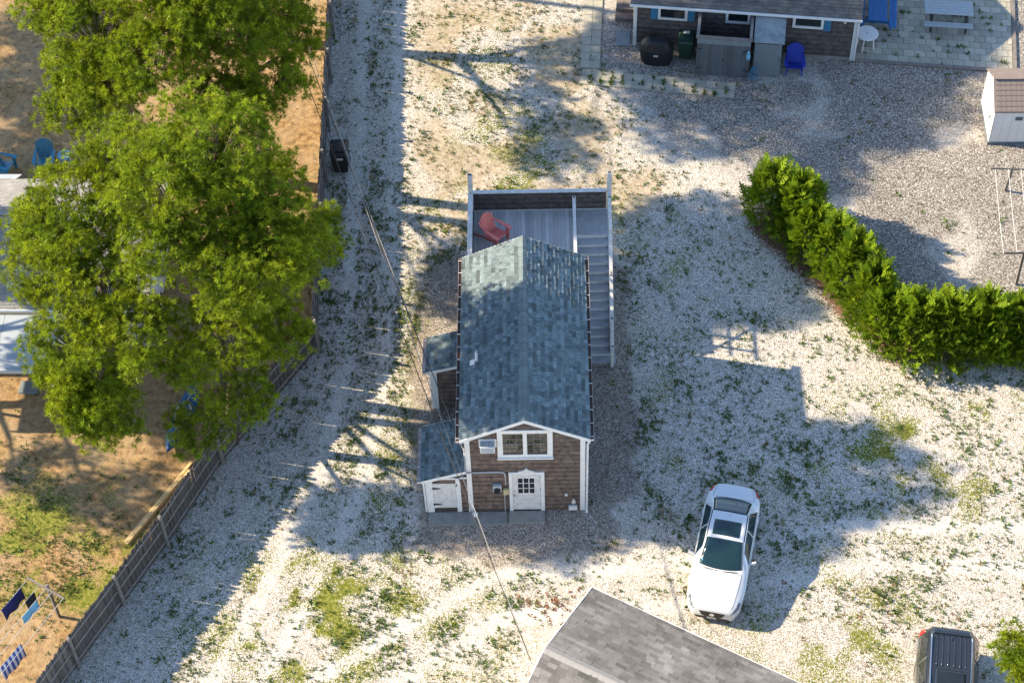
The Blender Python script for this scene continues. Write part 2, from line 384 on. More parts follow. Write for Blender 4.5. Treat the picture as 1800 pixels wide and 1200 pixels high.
col = mix(edge(s1.outputs[0], .35), col, peb)
col = mix(edge(s1.outputs[1], .15), col, soil)
col = mix(edge(s2.outputs[2], .4), col, (.17, .10, .065))
col = mix(edge(s1.outputs[2], .45), col, green)
col = mix(1.0, col, ramp(big, [(.3, (.86, .85, .84)), (.7, (1.04, 1.03, 1.02))]), 'MULTIPLY')
l.new(col, bs.inputs['Base Color'])
bp = n.new('ShaderNodeBump'); bp.inputs['Strength'].default_value = .55; bp.inputs['Distance'].default_value = .03
hm = n.new('ShaderNodeMath'); hm.operation = 'MULTIPLY_ADD'; l.new(d1, hm.inputs[0]); hm.inputs[1].default_value = -.8; l.new(mid, hm.inputs[2])
l.new(hm.outputs[0], bp.inputs['Height']); l.new(bp.outputs[0], bs.inputs['Normal'])
ground = fast_mesh('ground', Vg, F, np.zeros(len(Vg)), 'ground_mix', nper=4)
for nm, arr in (('w1', W), ('w2', W2)):
    at = ground.data.attributes.new(nm, 'FLOAT_COLOR', 'POINT'); at.data.foreach_set('color', arr.astype(np.float32).ravel())
tag(ground, 'white crushed shell ground with gravel beds and a brown needle covered yard', None, kind='structure')

# ---------------------------------------------------------------- grass tufts (nobody could count them)
def tufts(name, m, cx, cy, rad, hgt, nb, label):
    k = len(cx); N = k*nb
    th = rng.random((k, nb))*2*np.pi; rr = rad[:, None]*np.sqrt(rng.random((k, nb)))*.55
    bx = cx[:, None]+np.cos(th)*rr; by = cy[:, None]+np.sin(th)*rr
    th2 = th+rng.normal(0, .6, (k, nb)); ln = rad[:, None]*rng.uniform(.5, 1.1, (k, nb)); hh = hgt[:, None]*rng.uniform(.5, 1.2, (k, nb))
    tx = bx+np.cos(th2)*ln; ty = by+np.sin(th2)*ln
    w = rad[:, None]*rng.uniform(.12, .24, (k, nb)); px, py = -np.sin(th2)*w, np.cos(th2)*w
    z0 = np.full_like(bx, .002)
    V = np.stack([np.stack([bx-px, by-py, z0], -1), np.stack([bx+px, by+py, z0], -1), np.stack([tx, ty, hh], -1)], 2).reshape(-1, 3)
    F = np.arange(N*3).reshape(-1, 3); rn = np.repeat(rng.random(k), nb*3)
    o = fast_mesh(name, V, F, rn, m, kind='stuff'); o['label'] = label; o['category'] = 'grass'
    return o
NT = 260000
tx_ = rng.uniform(-20, 23, NT); ty_ = rng.uniform(-8.5, 26, NT)
sdn = poly_sd(tx_, ty_, NEIGH); sdb = poly_sd(tx_, ty_, BED); sdy = poly_sd(tx_, ty_, YARD)
cl = vn(tx_+5, ty_+9, 1.1, 4); cl2 = vn2(tx_, ty_, .45, 2)
def blob2(cx, cy, rx, ry): return np.exp(-(((tx_-cx)/rx)**2+((ty_-cy)/ry)**2))
dens = np.full(NT, .27)
dens += .30*(1-sstep(1.2, 2.6, np.abs(tx_+3.9)))*(ty_ > 3)+.5*blob2(-4.3, 2.5, 2.2, 3.0)+.35*blob2(-8.5, -3.5, 1.5, 3)+.35*blob2(-2.4, 0, .8, 3.2)
dens += .40*blob2(-4.5, -4.5, 3.2, 2.6)+.25*blob2(0, -5, 3, 2)+.22*blob2(7.6, 2.5, 2.2, 6)+.25*blob2(11, .5, 2.5, 3)+.25*blob2(13, -2, 4, 3)+.2*blob2(17, 1, 4, 4)
ri = np.clip(np.searchsorted(gx, tx_), 0, len(gx)-1); rj = np.clip(np.searchsorted(gy, ty_), 0, len(gy)-1); dens *= 1-.85*g_rut[ri, rj]
dens += .35*blob2(1.5, 12.3, 4, 1.3)+.2*blob2(1, 18, 4, 5)
dens = np.where(sdb < -.3, .025+.12*np.exp(-np.abs(sdb)/.5), dens)
dens = np.where((sdb >= -.3) & (sdb < .5), dens+.35*(cl > .5), dens)
dens = np.where(sdy < -.4, .02+.10*(cl > .66), dens)
dens = np.where(sdn < .0, .03+.9*blob2(-14.5, -.6, 3, 2.0)+.6*blob2(-10.6, -2.6, 1.2, 2.2)+.6*blob2(-13, -2.6, 3, .8)+.5*blob2(-8.6, .8, .7, 1.6)+.3*(np.abs(sdn) < .5), dens)
dens = dens*np.clip((cl-.30)*3.6, .25, 1.6)*np.clip((cl2-.2)*2.0, .3, 1.4)
keep = rng.random(NT) < dens*.9
clear = [(-1.6, 3.75, -.6, 7.3), (-1.6, .1, 4, 5.6), (3.7, 5.0, 5.4, 10.8), (1.6, 12, -12, -4.3), (6.2, 14.6, 20.2, 30), (8.3, 11.9, 19.2, 21.6), (14.4, 21.2, 19.6, 30), (19, 24, 15.6, 18)]
for x0, x1, y0, y1 in clear: keep &= ~((tx_ > x0) & (tx_ < x1) & (ty_ > y0) & (ty_ < y1))
kx, ky = tx_[keep], ty_[keep]; kr = np.clip(rng.gamma(1.6, .020, len(kx))+.020, .020, .15)
dry = rng.random(len(kx)) < (.05+.25*(poly_sd(kx, ky, NEIGH) < 0)+.22*((ky < -2.5) & (kx > 6))+.2*(ky > 11))
tufts('grass', 'grass_blade', kx[~dry], ky[~dry], kr[~dry], kr[~dry]*.7+.012, 9, 'small green grass tufts scattered over the shell and gravel ground')
tufts('dry_grass', 'dry_blade', kx[dry], ky[dry], kr[dry], kr[dry]*.5+.012, 8, 'yellowed dry grass tufts scattered among the green ones')

_dx = np.concatenate([rng.normal(2.55, .42, 46), rng.normal(-2.1, .2, 8), rng.normal(12.6, 2.2, 14)]); _dy = np.concatenate([rng.normal(-3.55, .32, 46), rng.normal(-2.2, .3, 8), rng.normal(-3.6, .9, 14)])
tufts('dead_weeds', 'dead_weed', _dx, _dy, rng.uniform(.04, .10, len(_dx)), np.full(len(_dx), .05), 10, 'reddish brown dead weeds on the shells near the grey garage roof')
# ================================================================ MAIN HOUSE
W, Ln = 3.72, 7.05
EAVE, RIDGE, OVH, G0, G1 = 4.245, 5.31, .17, -.15, 7.24
SL = (RIDGE-EAVE)/(W/2+OVH)
house = thing('cottage', 'small two storey brown shingled cottage with blue grey gable roof, in the middle', 'house')
def ztop(x): return RIDGE-.12-abs(x-W/2)*SL
core = MB().prism([(0.02, 0), (W-.02, 0), (W-.02, ztop(W)-.02), (W/2, ztop(W/2)-.02), (.02, ztop(0)-.02)], .02, Ln-.02)
wall = core.build('wall', 'wall_core', house)
def fskip(x, z): return (1.06 < x < 2.68 and 3.2 < z < 4.58) or (1.36 < x < 2.40 and z < 2.2)
sm = MB()
shingles(sm, (0, .02, 0), (1, 0, 0), (0, 0, 1), W, lambda s: ztop(s), .118, .07, .19, .03, bottom=.06, skip=fskip)
shingles(sm, (W, Ln-.02, 0), (-1, 0, 0), (0, 0, 1), W, lambda s: ztop(W-s), .118, .1, .22, .016, bottom=.06)
shingles(sm, (.02, Ln, 0), (0, -1, 0), (0, 0, 1), Ln, lambda s: ztop(0), .118, .1, .22, .016, bottom=.06)
shingles(sm, (W-.02, 0, 0), (0, 1, 0), (0, 0, 1), Ln, lambda s: ztop(0), .118, .1, .22, .016, bottom=.06)
sm.build('wall_shingles', 'wall_shingle', wall, kind='stuff')
cbh = ztop(0)-.03
for sx, sy in ((0, 0), (1, 0), (0, 1), (1, 1)):
    b = MB(); x0, x1 = (-.03, .13) if sx == 0 else (W-.13, W+.03); y0, y1 = (-.03, .0) if sy == 0 else (Ln, Ln+.03)
    b.bb(x0, x1, y0-.004, y1, .02, cbh)
    xx = (-.03, .0) if sx == 0 else (W, W+.03); yy = (0.001, .12) if sy == 0 else (Ln-.12, Ln-.001)
    b.bb(xx[0]-.004*(sx == 0), xx[1]+.004*sx, yy[0], yy[1], .02, cbh)
    b.build('corner_board', 'white_paint', house, bevel=.004)
# roof
rb = MB()
for s in (-1, 1):
    xe = W/2+s*(W/2+OVH-.02); t = .05
    rb.hexa([(W/2, G0+.02, RIDGE-t-.05), (xe, G0+.02, EAVE-t-.05), (xe, G1-.02, EAVE-t-.05), (W/2, G1-.02, RIDGE-t-.05),
             (W/2, G0+.02, RIDGE-.02), (xe, G0+.02, EAVE-.02), (xe, G1-.02, EAVE-.02), (W/2, G1-.02, RIDGE-.02)])
roof = rb.build('roof', 'roof_board', house)
slen = math.hypot(W/2+OVH, RIDGE-EAVE); vx, vz = (W/2+OVH)/slen, (RIDGE-EAVE)/slen
rm = MB()
shingles(rm, (-OVH, G1, EAVE-.018), (0, -1, 0), (vx, 0, vz), G1-G0, lambda s: slen-.02, .142, .08, .30, .04, bottom=0, jit=.006, rowvar=.3)
shingles(rm, (W+OVH, G0, EAVE-.018), (0, 1, 0), (-vx, 0, vz), G1-G0, lambda s: slen-.02, .142, .08, .30, .04, bottom=0, jit=.006, rowvar=.3)
rm.build('roof_shingles', 'roof_shingle', roof, kind='stuff')
y = G0; cp = None; first = None
while y < G1-.02:
    L = min(.17, G1-y); q = MB(); hw = .135; z0 = RIDGE+.006; dz = hw*SL
    q.hexa([(-hw, 0, -dz), (0, 0, 0), (0, L, .012), (-hw, L, -dz+.012), (-hw, 0, -dz+.02), (0, 0, .024), (0, L, .02), (-hw, L, -dz+.02)], random.uniform(.35, .65))
    q.hexa([(0, 0, 0), (hw, 0, -dz), (hw, L, -dz+.012), (0, L, .012), (0, 0, .024), (hw, 0, -dz+.02), (hw, L, -dz+.02), (0, L, .02)], q.r[0])
    o = q.build('ridge_cap', 'roof_shingle', roof); o.location = (W/2, y, z0); y += .145
for s in (-1, 1):                      # rake boards, front and back
    for yy, nm in ((G0-.012, 'rake_board'), (G1-.013, 'rake_board')):
        xe = W/2+s*(W/2+OVH); q = MB(); d = .12
        q.hexa([(W/2, yy, RIDGE-.03-d), (xe, yy, EAVE-.03-d), (xe, yy+.025, EAVE-.03-d), (W/2, yy+.025, RIDGE-.03-d),
                (W/2, yy, RIDGE-.005), (xe, yy, EAVE-.005), (xe, yy+.025, EAVE-.005), (W/2, yy+.025, RIDGE-.005)])
        q.build(nm, 'white_paint', house)
# vent pipe and flashing
vp = MB().lathe([(.05, 0), (.05, .48), (.038, .48), (.038, .30)], 14, (.36, 2.75, EAVE+.28)).build('vent_pipe', 'white_paint', roof, smooth=False)
MB().beam((.14, 2.72, EAVE+.185), (.30, 2.72, EAVE+.275), .2, .02, (0, 0, 1)).build('pipe_flashing', 'white_paint', roof)
# gutters
def gutter(x, y0, y1, z, side, parent, nm='gutter'):
    q = MB(); w = .1
    q.bb(x-w/2, x+w/2, y0, y1, z-.09, z-.08); q.bb(x-w/2-.006, x-w/2, y0, y1, z-.09, z); q.bb(x+w/2, x+w/2+.006, y0, y1, z-.09, z)
    q.bb(x-w/2, x+w/2, y0-.006, y0, z-.09, z); q.bb(x-w/2, x+w/2, y1, y1+.006, z-.09, z)
    g = q.build(nm, 'gutter_paint', parent)
    if parent is house: MB().bb(x-w/2+.002, x+w/2-.002, y0, y1, z-.079, z-.05).build('leaf_litter', 'gutter_litter', g)
    k = int((y1-y0)/.5); pr = MB().bb(-w/2-.006, w/2+.006, -.012, .012, 0, .006).build('gutter_strap', 'white_paint', g if parent is house else parent)
    pr.location = (x, y0+.1, z+.001)
    for i in range(1, k+1): inst(pr, 'gutter_strap', g if parent is house else parent, (x, y0+.1+(y1-y0-.2)*i/k, z+.001))
    return g
gutter(-OVH-.066, G0+.02, G1-.02, EAVE-.03, -1, house); gutter(W+OVH+.066, G0+.02, G1-.02, EAVE-.03, 1, house)
MB().tube([(W+OVH+.06, -.02, EAVE-.13), (W+.10, -.05, EAVE-.42), (W+.085, -.05, .12), (W+.085, -.16, .05)], .036, 8).build('downspout', 'white_paint', house)
# double window
def window(parent, x0, x1, z0, z1, y, trim=.1, cols=3, rows=4, sashes=1, mull=.1, nm='window', depth=.05, muntin=True):
    q = MB(); q.bb(x0, x1, y-depth, y, z0, z0+trim); q.bb(x0, x1, y-depth, y, z1-trim, z1)
    q.bb(x0, x0+trim, y-depth, y, z0+trim, z1-trim); q.bb(x1-trim, x1, y-depth, y, z0+trim, z1-trim)
    iw = (x1-x0-2*trim-(sashes-1)*mull)/sashes; xs = [x0+trim+i*(iw+mull) for i in range(sashes)]
    for i in range(1, sashes): q.bb(xs[i]-mull, xs[i], y-depth, y, z0+trim, z1-trim)
    w = q.build(nm, 'white_paint', parent, bevel=.004)
    for xa in xs:
        xb = xa+iw; za, zb = z0+trim, z1-trim
        MB().bb(xa, xb, y-.012, y-.006, za, zb).build('pane', 'glass', w)
        if not muntin: continue
        q = MB(); zm = (za+zb)/2
        q.bb(xa, xb, y-.034, y-.013, zm-.02, zm+.02); q.bb(xa, xb, y-.034, y-.013, za, za+.03)
        for c in range(1, cols): q.bb(xa+iw*c/cols-.008, xa+iw*c/cols+.008, y-.026, y-.0125, za, zb)
        for r in range(1, rows):
            if r*2 != rows: q.bb(xa, xb, y-.0255, y-.0125, za+(zb-za)*r/rows-.008, za+(zb-za)*r/rows+.008)
        q.build('muntin', 'grey_wood', w)
    return w
window(house, 1.0, 2.73, 3.13, 4.62, -.005, .17, 3, 4, 2, .13)
# sill
MB().bb(.98, 2.75, -.11, -.056, 3.10, 3.16).build('window_sill', 'white_paint', house, bevel=.004)
# door with nine panes
q = MB(); y = -.006
q.bb(1.31, 1.42, y-.05, y, .03, 2.19); q.bb(2.32, 2.45, y-.05, y, .03, 2.19); q.bb(1.31, 2.45, y-.05, y, 2.19, 2.29)
q.build('door_frame', 'white_paint', house, bevel=.004)
q = MB(); q.bb(1.425, 2.315, -.03, .0, .12, 2.185)
for a, b, c, d in ((1.52, 1.60, .22, .98), (2.14, 2.22, .22, .98), (1.60, 2.14, .22, .30), (1.60, 2.14, .90, .98)): q.bb(a, b, -.036, -.0305, c, d)
door = q.build('door', 'aged_white', house)
for i in range(3):
    for k in range(3):
        xa = 1.60+.185*i; za = 1.09+.295*k
        MB().bb(xa, xa+.15, -.0345, -.0305, za, za+.25).build('pane', 'glass', door)
q = MB(); q.lathe([(.03, -.03), (.03, 0)], 10, (1.475, -.04, 1.05), 'y'); q.lathe([(.028, -.07), (.034, -.04), (.014, -.02)], 10, (1.475, -.04, 1.05), 'y'); q.lathe([(.022, -.02), (.022, 0)], 10, (1.475, -.04, 1.22), 'y')
q.build('handle', 'chrome', door)
for z in (.4, 1.25, 1.95): MB().bb(2.30, 2.33, -.046, -.0305, z, z+.1).build('hinge', 'dark_metal', door)
# scalloped ornament over the door
q = MB(); pts = [(1.62, 2.295), (2.14, 2.295), (2.14, 2.33), (2.02, 2.37), (1.95, 2.41), (1.92, 2.46), (1.88, 2.50), (1.84, 2.46), (1.81, 2.41), (1.74, 2.37), (1.62, 2.33)]
q.prism(pts, -.05, -.01); q.lathe([(.05, -.07), (.045, -.055)], 10, (1.88, 0, 2.37), 'y'); q.build('door_ornament', 'white_paint', house)
# air conditioner in the wall
q = MB(); q.bb(.42, .98, -.02, -.005, 3.70, 4.13); q.build('unit_frame', 'white_paint', house)
q = MB(); q.bb(.47, .93, -.30, -.021, 3.76, 4.08); ac = q.build('air_conditioner', 'aged_white', house, bevel=.012)
q = MB()
for i in range(7): q.bb(.50, .90, -.306, -.301, 3.79+.036*i, 3.81+.036*i)
q.build('grille', 'meter_grey', ac)
q = MB()
for i in range(6): q.bb(.52+.065*i, .56+.065*i, -.27, -.08, 4.081, 4.084)
q.build('top_vent', 'meter_grey', ac)
# electric service
q = MB(); q.tube([(.15, -.06, 2.34), (.6, -.06, 2.36), (1.06, -.06, 2.36), (1.17, -.06, 2.31), (1.2, -.06, 2.2), (1.2, -.06, 1.66)], .027, 8); q.build('conduit', 'meter_grey', house, smooth=True)
q = MB(); q.tube([(-.05, -.08, 3.75), (-.055, -.08, 2.4), (.02, -.07, 2.32), (.15, -.06, 2.34)], .026, 8).build('conduit', 'meter_grey', house, smooth=True)
mb_ = MB().bb(.79, 1.07, -.14, -.02, 1.32, 1.66).build('meter_box', 'meter_grey', house, bevel=.01)
MB().lathe([(.10, -.24), (.11, -.2), (.11, -.141)], 16, (.93, 0, 1.46), 'y').build('meter_dial', 'glass', mb_, smooth=False)
MB().bb(1.12, 1.33-.03, -.12, -.02, 1.12, 1.42).build('junction_box', 'meter_yellow', house, bevel=.008)
MB().tube([(1.16, -.05, 1.12), (1.15, -.05, .05)], .014, 6).build('ground_pipe', 'meter_grey', house)
MB().lathe([(.05, -.07), (.05, -.02)], 10, (3.14, 0, .97), 'y').build('outlet', 'white_paint', house)
q = MB(); q.lathe([(.03, 0), (.065, .04), (.07, .12), (.035, .2), (.02, .26)], 10, (3.38, -.1, .55)); q.build('wall_lamp', 'pale_rope', house, smooth=True)
MB().bb(3.22, 3.50, -.1, -.02, .12, .34).build('vent_hood', 'white_paint', house, bevel=.01)
# ---- lean-to sheds on the left flank
def lean_to(y0, y1, xe, zl, zh, front, gut=True):
    sh = MB(); x0 = xe+.16
    sh.prism([(x0+.02, 0), (-.035, 0), (-.035, zh-.1), (x0+.02, zl-.05)], y0+.03, y1-.02)
    w = sh.build('lean_to_shed', 'wall_core', house)
    s = (zh-zl)/(0-xe); q = MB()
    zt = lambda x: zl-.06+(x-xe)*s
    if front:
        shingles(q, (-.25, y0+.03, 0), (1, 0, 0), (0, 0, 1), .215, lambda t: 1.95, .118, .07, .17, .03, bottom=.06)
    else:
        shingles(q, (x0, y0+.03, 0), (1, 0, 0), (0, 0, 1), -.035-x0, lambda t: zt(x0+t)-.05, .118, .07, .17, .03, bottom=.06)
    shingles(q, (x0+.02, y1, 0), (0, -1, 0), (0, 0, 1), y1-y0, lambda t: zl-.1, .118, .1, .22, .016, bottom=.06)
    shingles(q, (-.035, y1-.02, 0), (-1, 0, 0), (0, 0, 1), -.035-x0, lambda t: zt(-.035-t)-.05, .118, .1, .22, .016, bottom=.06)
    q.build('wall_shingles', 'wall_shingle', w, kind='stuff')
    q = MB(); ya, yb = y0-.12, y1+.1
    q.hexa([(xe, ya, zl-.06), (-.034, ya, zh-.06), (-.034, yb, zh-.06), (xe, yb, zl-.06), (xe, ya, zl), (-.034, ya, zh), (-.034, yb, zh), (xe, yb, zl)])
    q.build('roof_deck', 'roof_board', w)
    ll = math.hypot(xe+.034, zh-zl); q = MB()
    shingles(q, (xe-.01, yb, zl+.003), (0, -1, 0), (-.034-xe, 0, zh-zl), yb-ya, lambda t: ll-.01, .142, .08, .30, .03, bottom=0, jit=.006, rowvar=.3)
    q.build('roof_shingles', 'roof_shingle', w, kind='stuff')
    for yy in (ya-.014, yb+.001):
        q = MB(); q.hexa([(xe, yy, zl-.11), (-.036, yy, zh-.11), (-.036, yy+.013, zh-.11), (xe, yy+.013, zl-.11), (xe, yy, zl+.02), (-.036, yy, zh+.02), (-.036, yy+.013, zh+.02), (xe, yy+.013, zl+.02)])
        q.build('rake_board', 'white_paint', w)
    gutter(xe-.07, ya+.01, yb-.01, zl-.02, -1, w, 'shed_gutter')
    return w
A = lean_to(0.0, 1.92, -1.50, 1.95, 2.50, True)
q = MB(); yy = -.03
q.bb(-1.36, -1.15, yy, yy+.05, .02, 1.86); q.bb(-.40, -.252, yy, yy+.05, .02, 1.96); q.bb(-1.15, -.40, yy, yy+.05, 1.91, 2.0); q.bb(-.252, -.036, yy, yy+.05, 1.95, 2.02)
q.bb(-1.38, -1.362, yy, yy+1.9, .02, 1.84); q.build('door_post', 'white_paint', A, bevel=.004)
for i in range(5):
    xa = -1.145+.1485*i; MB().bb(xa, xa+.1465, -.012, .025, .26, 1.66).build('door_board', 'aged_white', A)
MB().bb(-1.145, -.405, .02, .028, 1.66, 1.91).build('vent_opening', 'wall_core', A)
MB().bb(-.95, -.41, .0, .018, 1.665, 1.905).build('vent_panel', 'wall_shingle', A)
for z in (.5, 1.42):
    q = MB(); q.prism([(-1.17, z-.03), (-1.14, z-.04), (-.90, z-.008), (-.90, z+.008), (-1.14, z+.04), (-1.17, z+.03)], -.05, -.034); q.build('strap_hinge', 'dark_metal', A)
MB().bb(-.39, -.36, -.06, -.031, 1.55, 1.66).build('door_latch', 'dark_metal', A)
MB().tube([(-1.55, -.02, 1.86), (-1.43, .0, 1.7), (-1.42, .0, .05)], .034, 8).build('downspout', 'white_paint', A)
B = lean_to(4.15, 5.40, -1.42, 2.2, 2.62, False)
MB().bb(-1.28, -1.08, 4.125, 4.155, .02, 2.14).build('corner_board', 'white_paint', B, bevel=.004)
MB().tube([(-1.46, 4.1, 2.1), (-1.30, 4.16, 1.95), (-1.30, 4.16, .1)], .034, 8).build('downspout', 'white_paint', B)
# concrete slab and door step
o = MB().bb(-1.34, 1.22, -.55, -.045, 0, .04).build('concrete_slab', 'concrete', None, bevel=.01); tag(o, 'long low concrete slab in front of the white shed door', 'slab')
o = MB().bb(1.27, 2.45, -.52, -.065, 0, .09).build('door_step', 'concrete', None, bevel=.012); tag(o, 'concrete door step below the white cottage door', 'step')
o = MB().lathe([(.03, 0), (.085, .03), (.10, .09), (.085, .15), (.03, .18)], 16, (.17, -.20, .041)).build('white_float', 'white_paint', None, smooth=True); tag(o, 'small round white float lying on the long concrete slab', 'float')

# ================================================================ RAISED DECK AND STAIRCASE
DZ = 2.70; DY1 = 10.65
deck = thing('raised_deck', 'grey raised rear deck with shingled parapet behind the cottage', 'deck', (0, 7.3, 0))
dk = lambda x, y, z: (x, y-7.3, z)
bw = .138; x = .12; pr = None
while x < 3.62:
    q = MB().bb(x, x+bw-.006, -.03, DY1-7.3-.02, DZ-.03, DZ); q.build('floor_board', 'deck_board', deck); x += bw
for i in range(8):
    q = MB().bb(3.63, 4.76, 9.47-7.3+i*.146, 9.47-7.3+i*.146+.14, DZ-.03, DZ); q.build('landing_board', 'tread_board', deck)
q = MB(); q.bb(.09, 3.62, -.05, DY1-7.3-.01, DZ-.24, DZ-.034); q.bb(3.63, 4.76, 2.18, DY1-7.3-.01, DZ-.24, DZ-.034); q.build('deck_frame', 'grey_wood', deck)
def parapet(xa, ya, xb, yb, z1, cap='aged_white', capw=.17, core=True):
    d = Vector((xb-xa, yb-ya, 0)); L = d.length; d.normalize(); nrm = Vector((-d.y, d.x, 0))
    q = MB(); q.beam((xa, ya, (DZ-.25+z1)/2), (xb, yb, (DZ-.25+z1)/2), .08, z1-DZ+.25); w = q.build('parapet_wall', 'wall_core', deck)
    q = MB()
    a = Vector((xa, ya, DZ-.2)); b = Vector((xb, yb, DZ-.2))
    shingles(q, b+nrm*.04, -d, (0, 0, 1), L, lambda s: z1-DZ+.18, .118, .08, .2, .014, bottom=.22)
    shingles(q, a-nrm*.04, d, (0, 0, 1), L, lambda s: z1-DZ+.18, .118, .08, .2, .014)
    q.build('wall_shingles', 'dark_shingle', w, kind='stuff')
    MB().beam((xa, ya, z1+.02), (xb, yb, z1+.02), capw, .04).build('rail_cap', cap, deck, bevel=.005)
parapet(.13, DY1-7.3+.05, 4.72, DY1-7.3+.05, 3.58, 'aged_white', .15)
parapet(.04, -.02, .04, DY1-7.3-.02, 3.60, 'aged_white', .17)
MB().bb(.125, 4.75, DY1-7.3-.028, DY1-7.3-.012, DZ+.001, DZ+.03).build('base_trim', 'aged_white', deck)
# middle rail between deck and stairs, right rail on landing
MB().bb(3.55, 3.66, -.02, 2.98, 3.56, 3.60).build('rail_cap', 'aged_white', deck, bevel=.005)
for yy in (.3, 1.6, 2.9): MB().bb(3.565, 3.645, yy, yy+.09, DZ, 3.56).build('rail_post', 'aged_white', deck)
for z in (3.05,): MB().bb(3.585, 3.62, .0, 2.95, z, z+.06).build('rail_bar', 'aged_white', deck)
def post(x, y, z0, z1, par, nm='rail_post'):
    w_ = .078 if nm == 'corner_post' else .055
    p_ = MB().bb(x-w_, x+w_, y-.055, y+.055, z0, z1).build(nm, 'aged_white', par, bevel=.004)
    MB().bb(x-w_+.02, x+w_-.02, y-.035, y+.035, z1+.0005, z1+.004).build('post_top', 'dark_metal', p_)
    return p_
post(.05, 3.40, 0, 4.50, deck, 'corner_post'); post(4.82, 3.40, 0, 4.50, deck, 'corner_post'); post(3.6, 3.03, DZ, 3.68, deck)
post(4.82, 2.98, 0, 3.70, deck); post(.05, .1, 0, 3.55, deck, 'support_post'); post(3.7, 3.2, 0, 2.4, deck, 'support_post')
MB().bb(4.765, 4.875, 2.14, 3.34, 3.58, 3.62).build('rail_cap', 'aged_white', deck, bevel=.005)

st = thing('outdoor_staircase', 'grey wooden staircase climbing to the deck along the right cottage wall', 'stairs', (4.0, 5.8, 0))
NS = 14; rise = (DZ-.22)/NS; run = (9.46-6.10)/(NS-1)
for i in range(NS):
    z = .22+rise*(i+1); y0 = 6.10+run*i-5.8
    MB().bb(-.30, .755, y0, y0+.016, z-rise+.002, z-.03).build('riser', 'riser_paint', st)
    if i < NS-1: MB().bb(-.30, .755, y0-.02, y0+run+.012, z-.028, z).build('tread', 'tread_board', st)
MB().bb(.08, .95, .02, .42, .18, .22).build('bottom_tread', 'tread_board', st, bevel=.006)
MB().bb(.08, .93, .04, .42, 0, .18).build('landing_base', 'concrete', st)
for x in (-.325, .78):
    q = MB(); q.hexa([(x-.02, .30, .16), (x+.02, .30, .16), (x+.02, 3.70, DZ-.34), (x-.02, 3.70, DZ-.34), (x-.02, .30, .46), (x+.02, .30, .46), (x+.02, 3.70, DZ+.0), (x-.02, 3.70, DZ+.0)])
    q.build('stringer', 'aged_white', st)
# handrail down the outside
q = MB(); q.hexa([(.765, .0, 1.02), (.875, .0, 1.02), (.875, 3.62, 3.54), (.765, 3.62, 3.54), (.765, .0, 1.07), (.875, .0, 1.07), (.875, 3.62, 3.59), (.765, 3.62, 3.59)]); q.build('handrail', 'aged_white', st, bevel=.004)
post(.82, .02, 0, 1.12, st); post(.82, .75, 0, 1.72, st); post(.82, 2.05, 0, 2.60, st)

# ================================================================ ADIRONDACK CHAIRS
def adirondack(m, label, loc, rz, group=None):
    t = thing('adirondack_chair', label, 'chair', loc, rz, group)
    for i in range(6):
        y = -.27+i*.088; z = .37-i*.028
        MB().box((0, y, z), (.52, .08, .02), Matrix.Rotation(R(-17), 3, 'X')).build('seat_slat', m, t)
    Mx = Matrix.Rotation(R(-24), 3, 'X'); hts = [.64, .72, .77, .79, .77, .72, .64]
    for i, h in enumerate(hts):
        a = (i-3)*.075; q = MB(); w = .034; fl = 1.28
        q.prism([(a-w, 0), (a+w, 0), ((a+w)*fl, h-.04), (a*fl+.012, h), (a*fl-.012, h), ((a-w)*fl, h-.04)], -.01, .01)
        q.v = [tuple(Mx @ Vector(p)+Vector((0, .22, .24))) for p in q.v]; q.build('back_slat', m, t)
    for s in (-1, 1):
        q = MB(); q.prismz([(s*.26, -.40), (s*.30, -.43), (s*.40, -.40), (s*.41, -.25), (s*.36, .20), (s*.31, .42), (s*.27, .42), (s*.27, -.2)][::s], .575, .6); q.build('armrest', m, t)
        MB().bb(s*.30-.018, s*.30+.018, -.34, -.22, 0, .574).build('front_leg', m, t)
        q = MB(); q.hexa([(s*.277-.015, -.30, .22), (s*.277+.015, -.30, .22), (s*.277+.015, .78, .0), (s*.277-.015, .78, .0), (s*.277-.015, -.30, .345), (s*.277+.015, -.30, .345), (s*.277+.015, .74, .06), (s*.277-.015, .74, .06)]); q.build('back_leg', m, t)
    MB().box((0, .36, .53), (.60, .03, .07), Mx).build('back_brace', m, t)
    return t
adirondack('red_plastic', 'red slatted garden chair standing on the grey raised deck', (.90, 9.32, DZ), R(50))
adirondack('blue_plastic', 'royal blue slatted garden chair against the cottage wall beside the grey cabinet', (12.26, 19.90, 0), R(-6))
adirondack('teal_plastic', 'teal blue garden chair beside the small round table in the needle yard', (-16.05, 15.6, 0), R(4))
adirondack('teal_plastic', 'teal garden chair at the far left picture edge, above the neighbour roof', (-17.55, 15.35, 0), R(70))
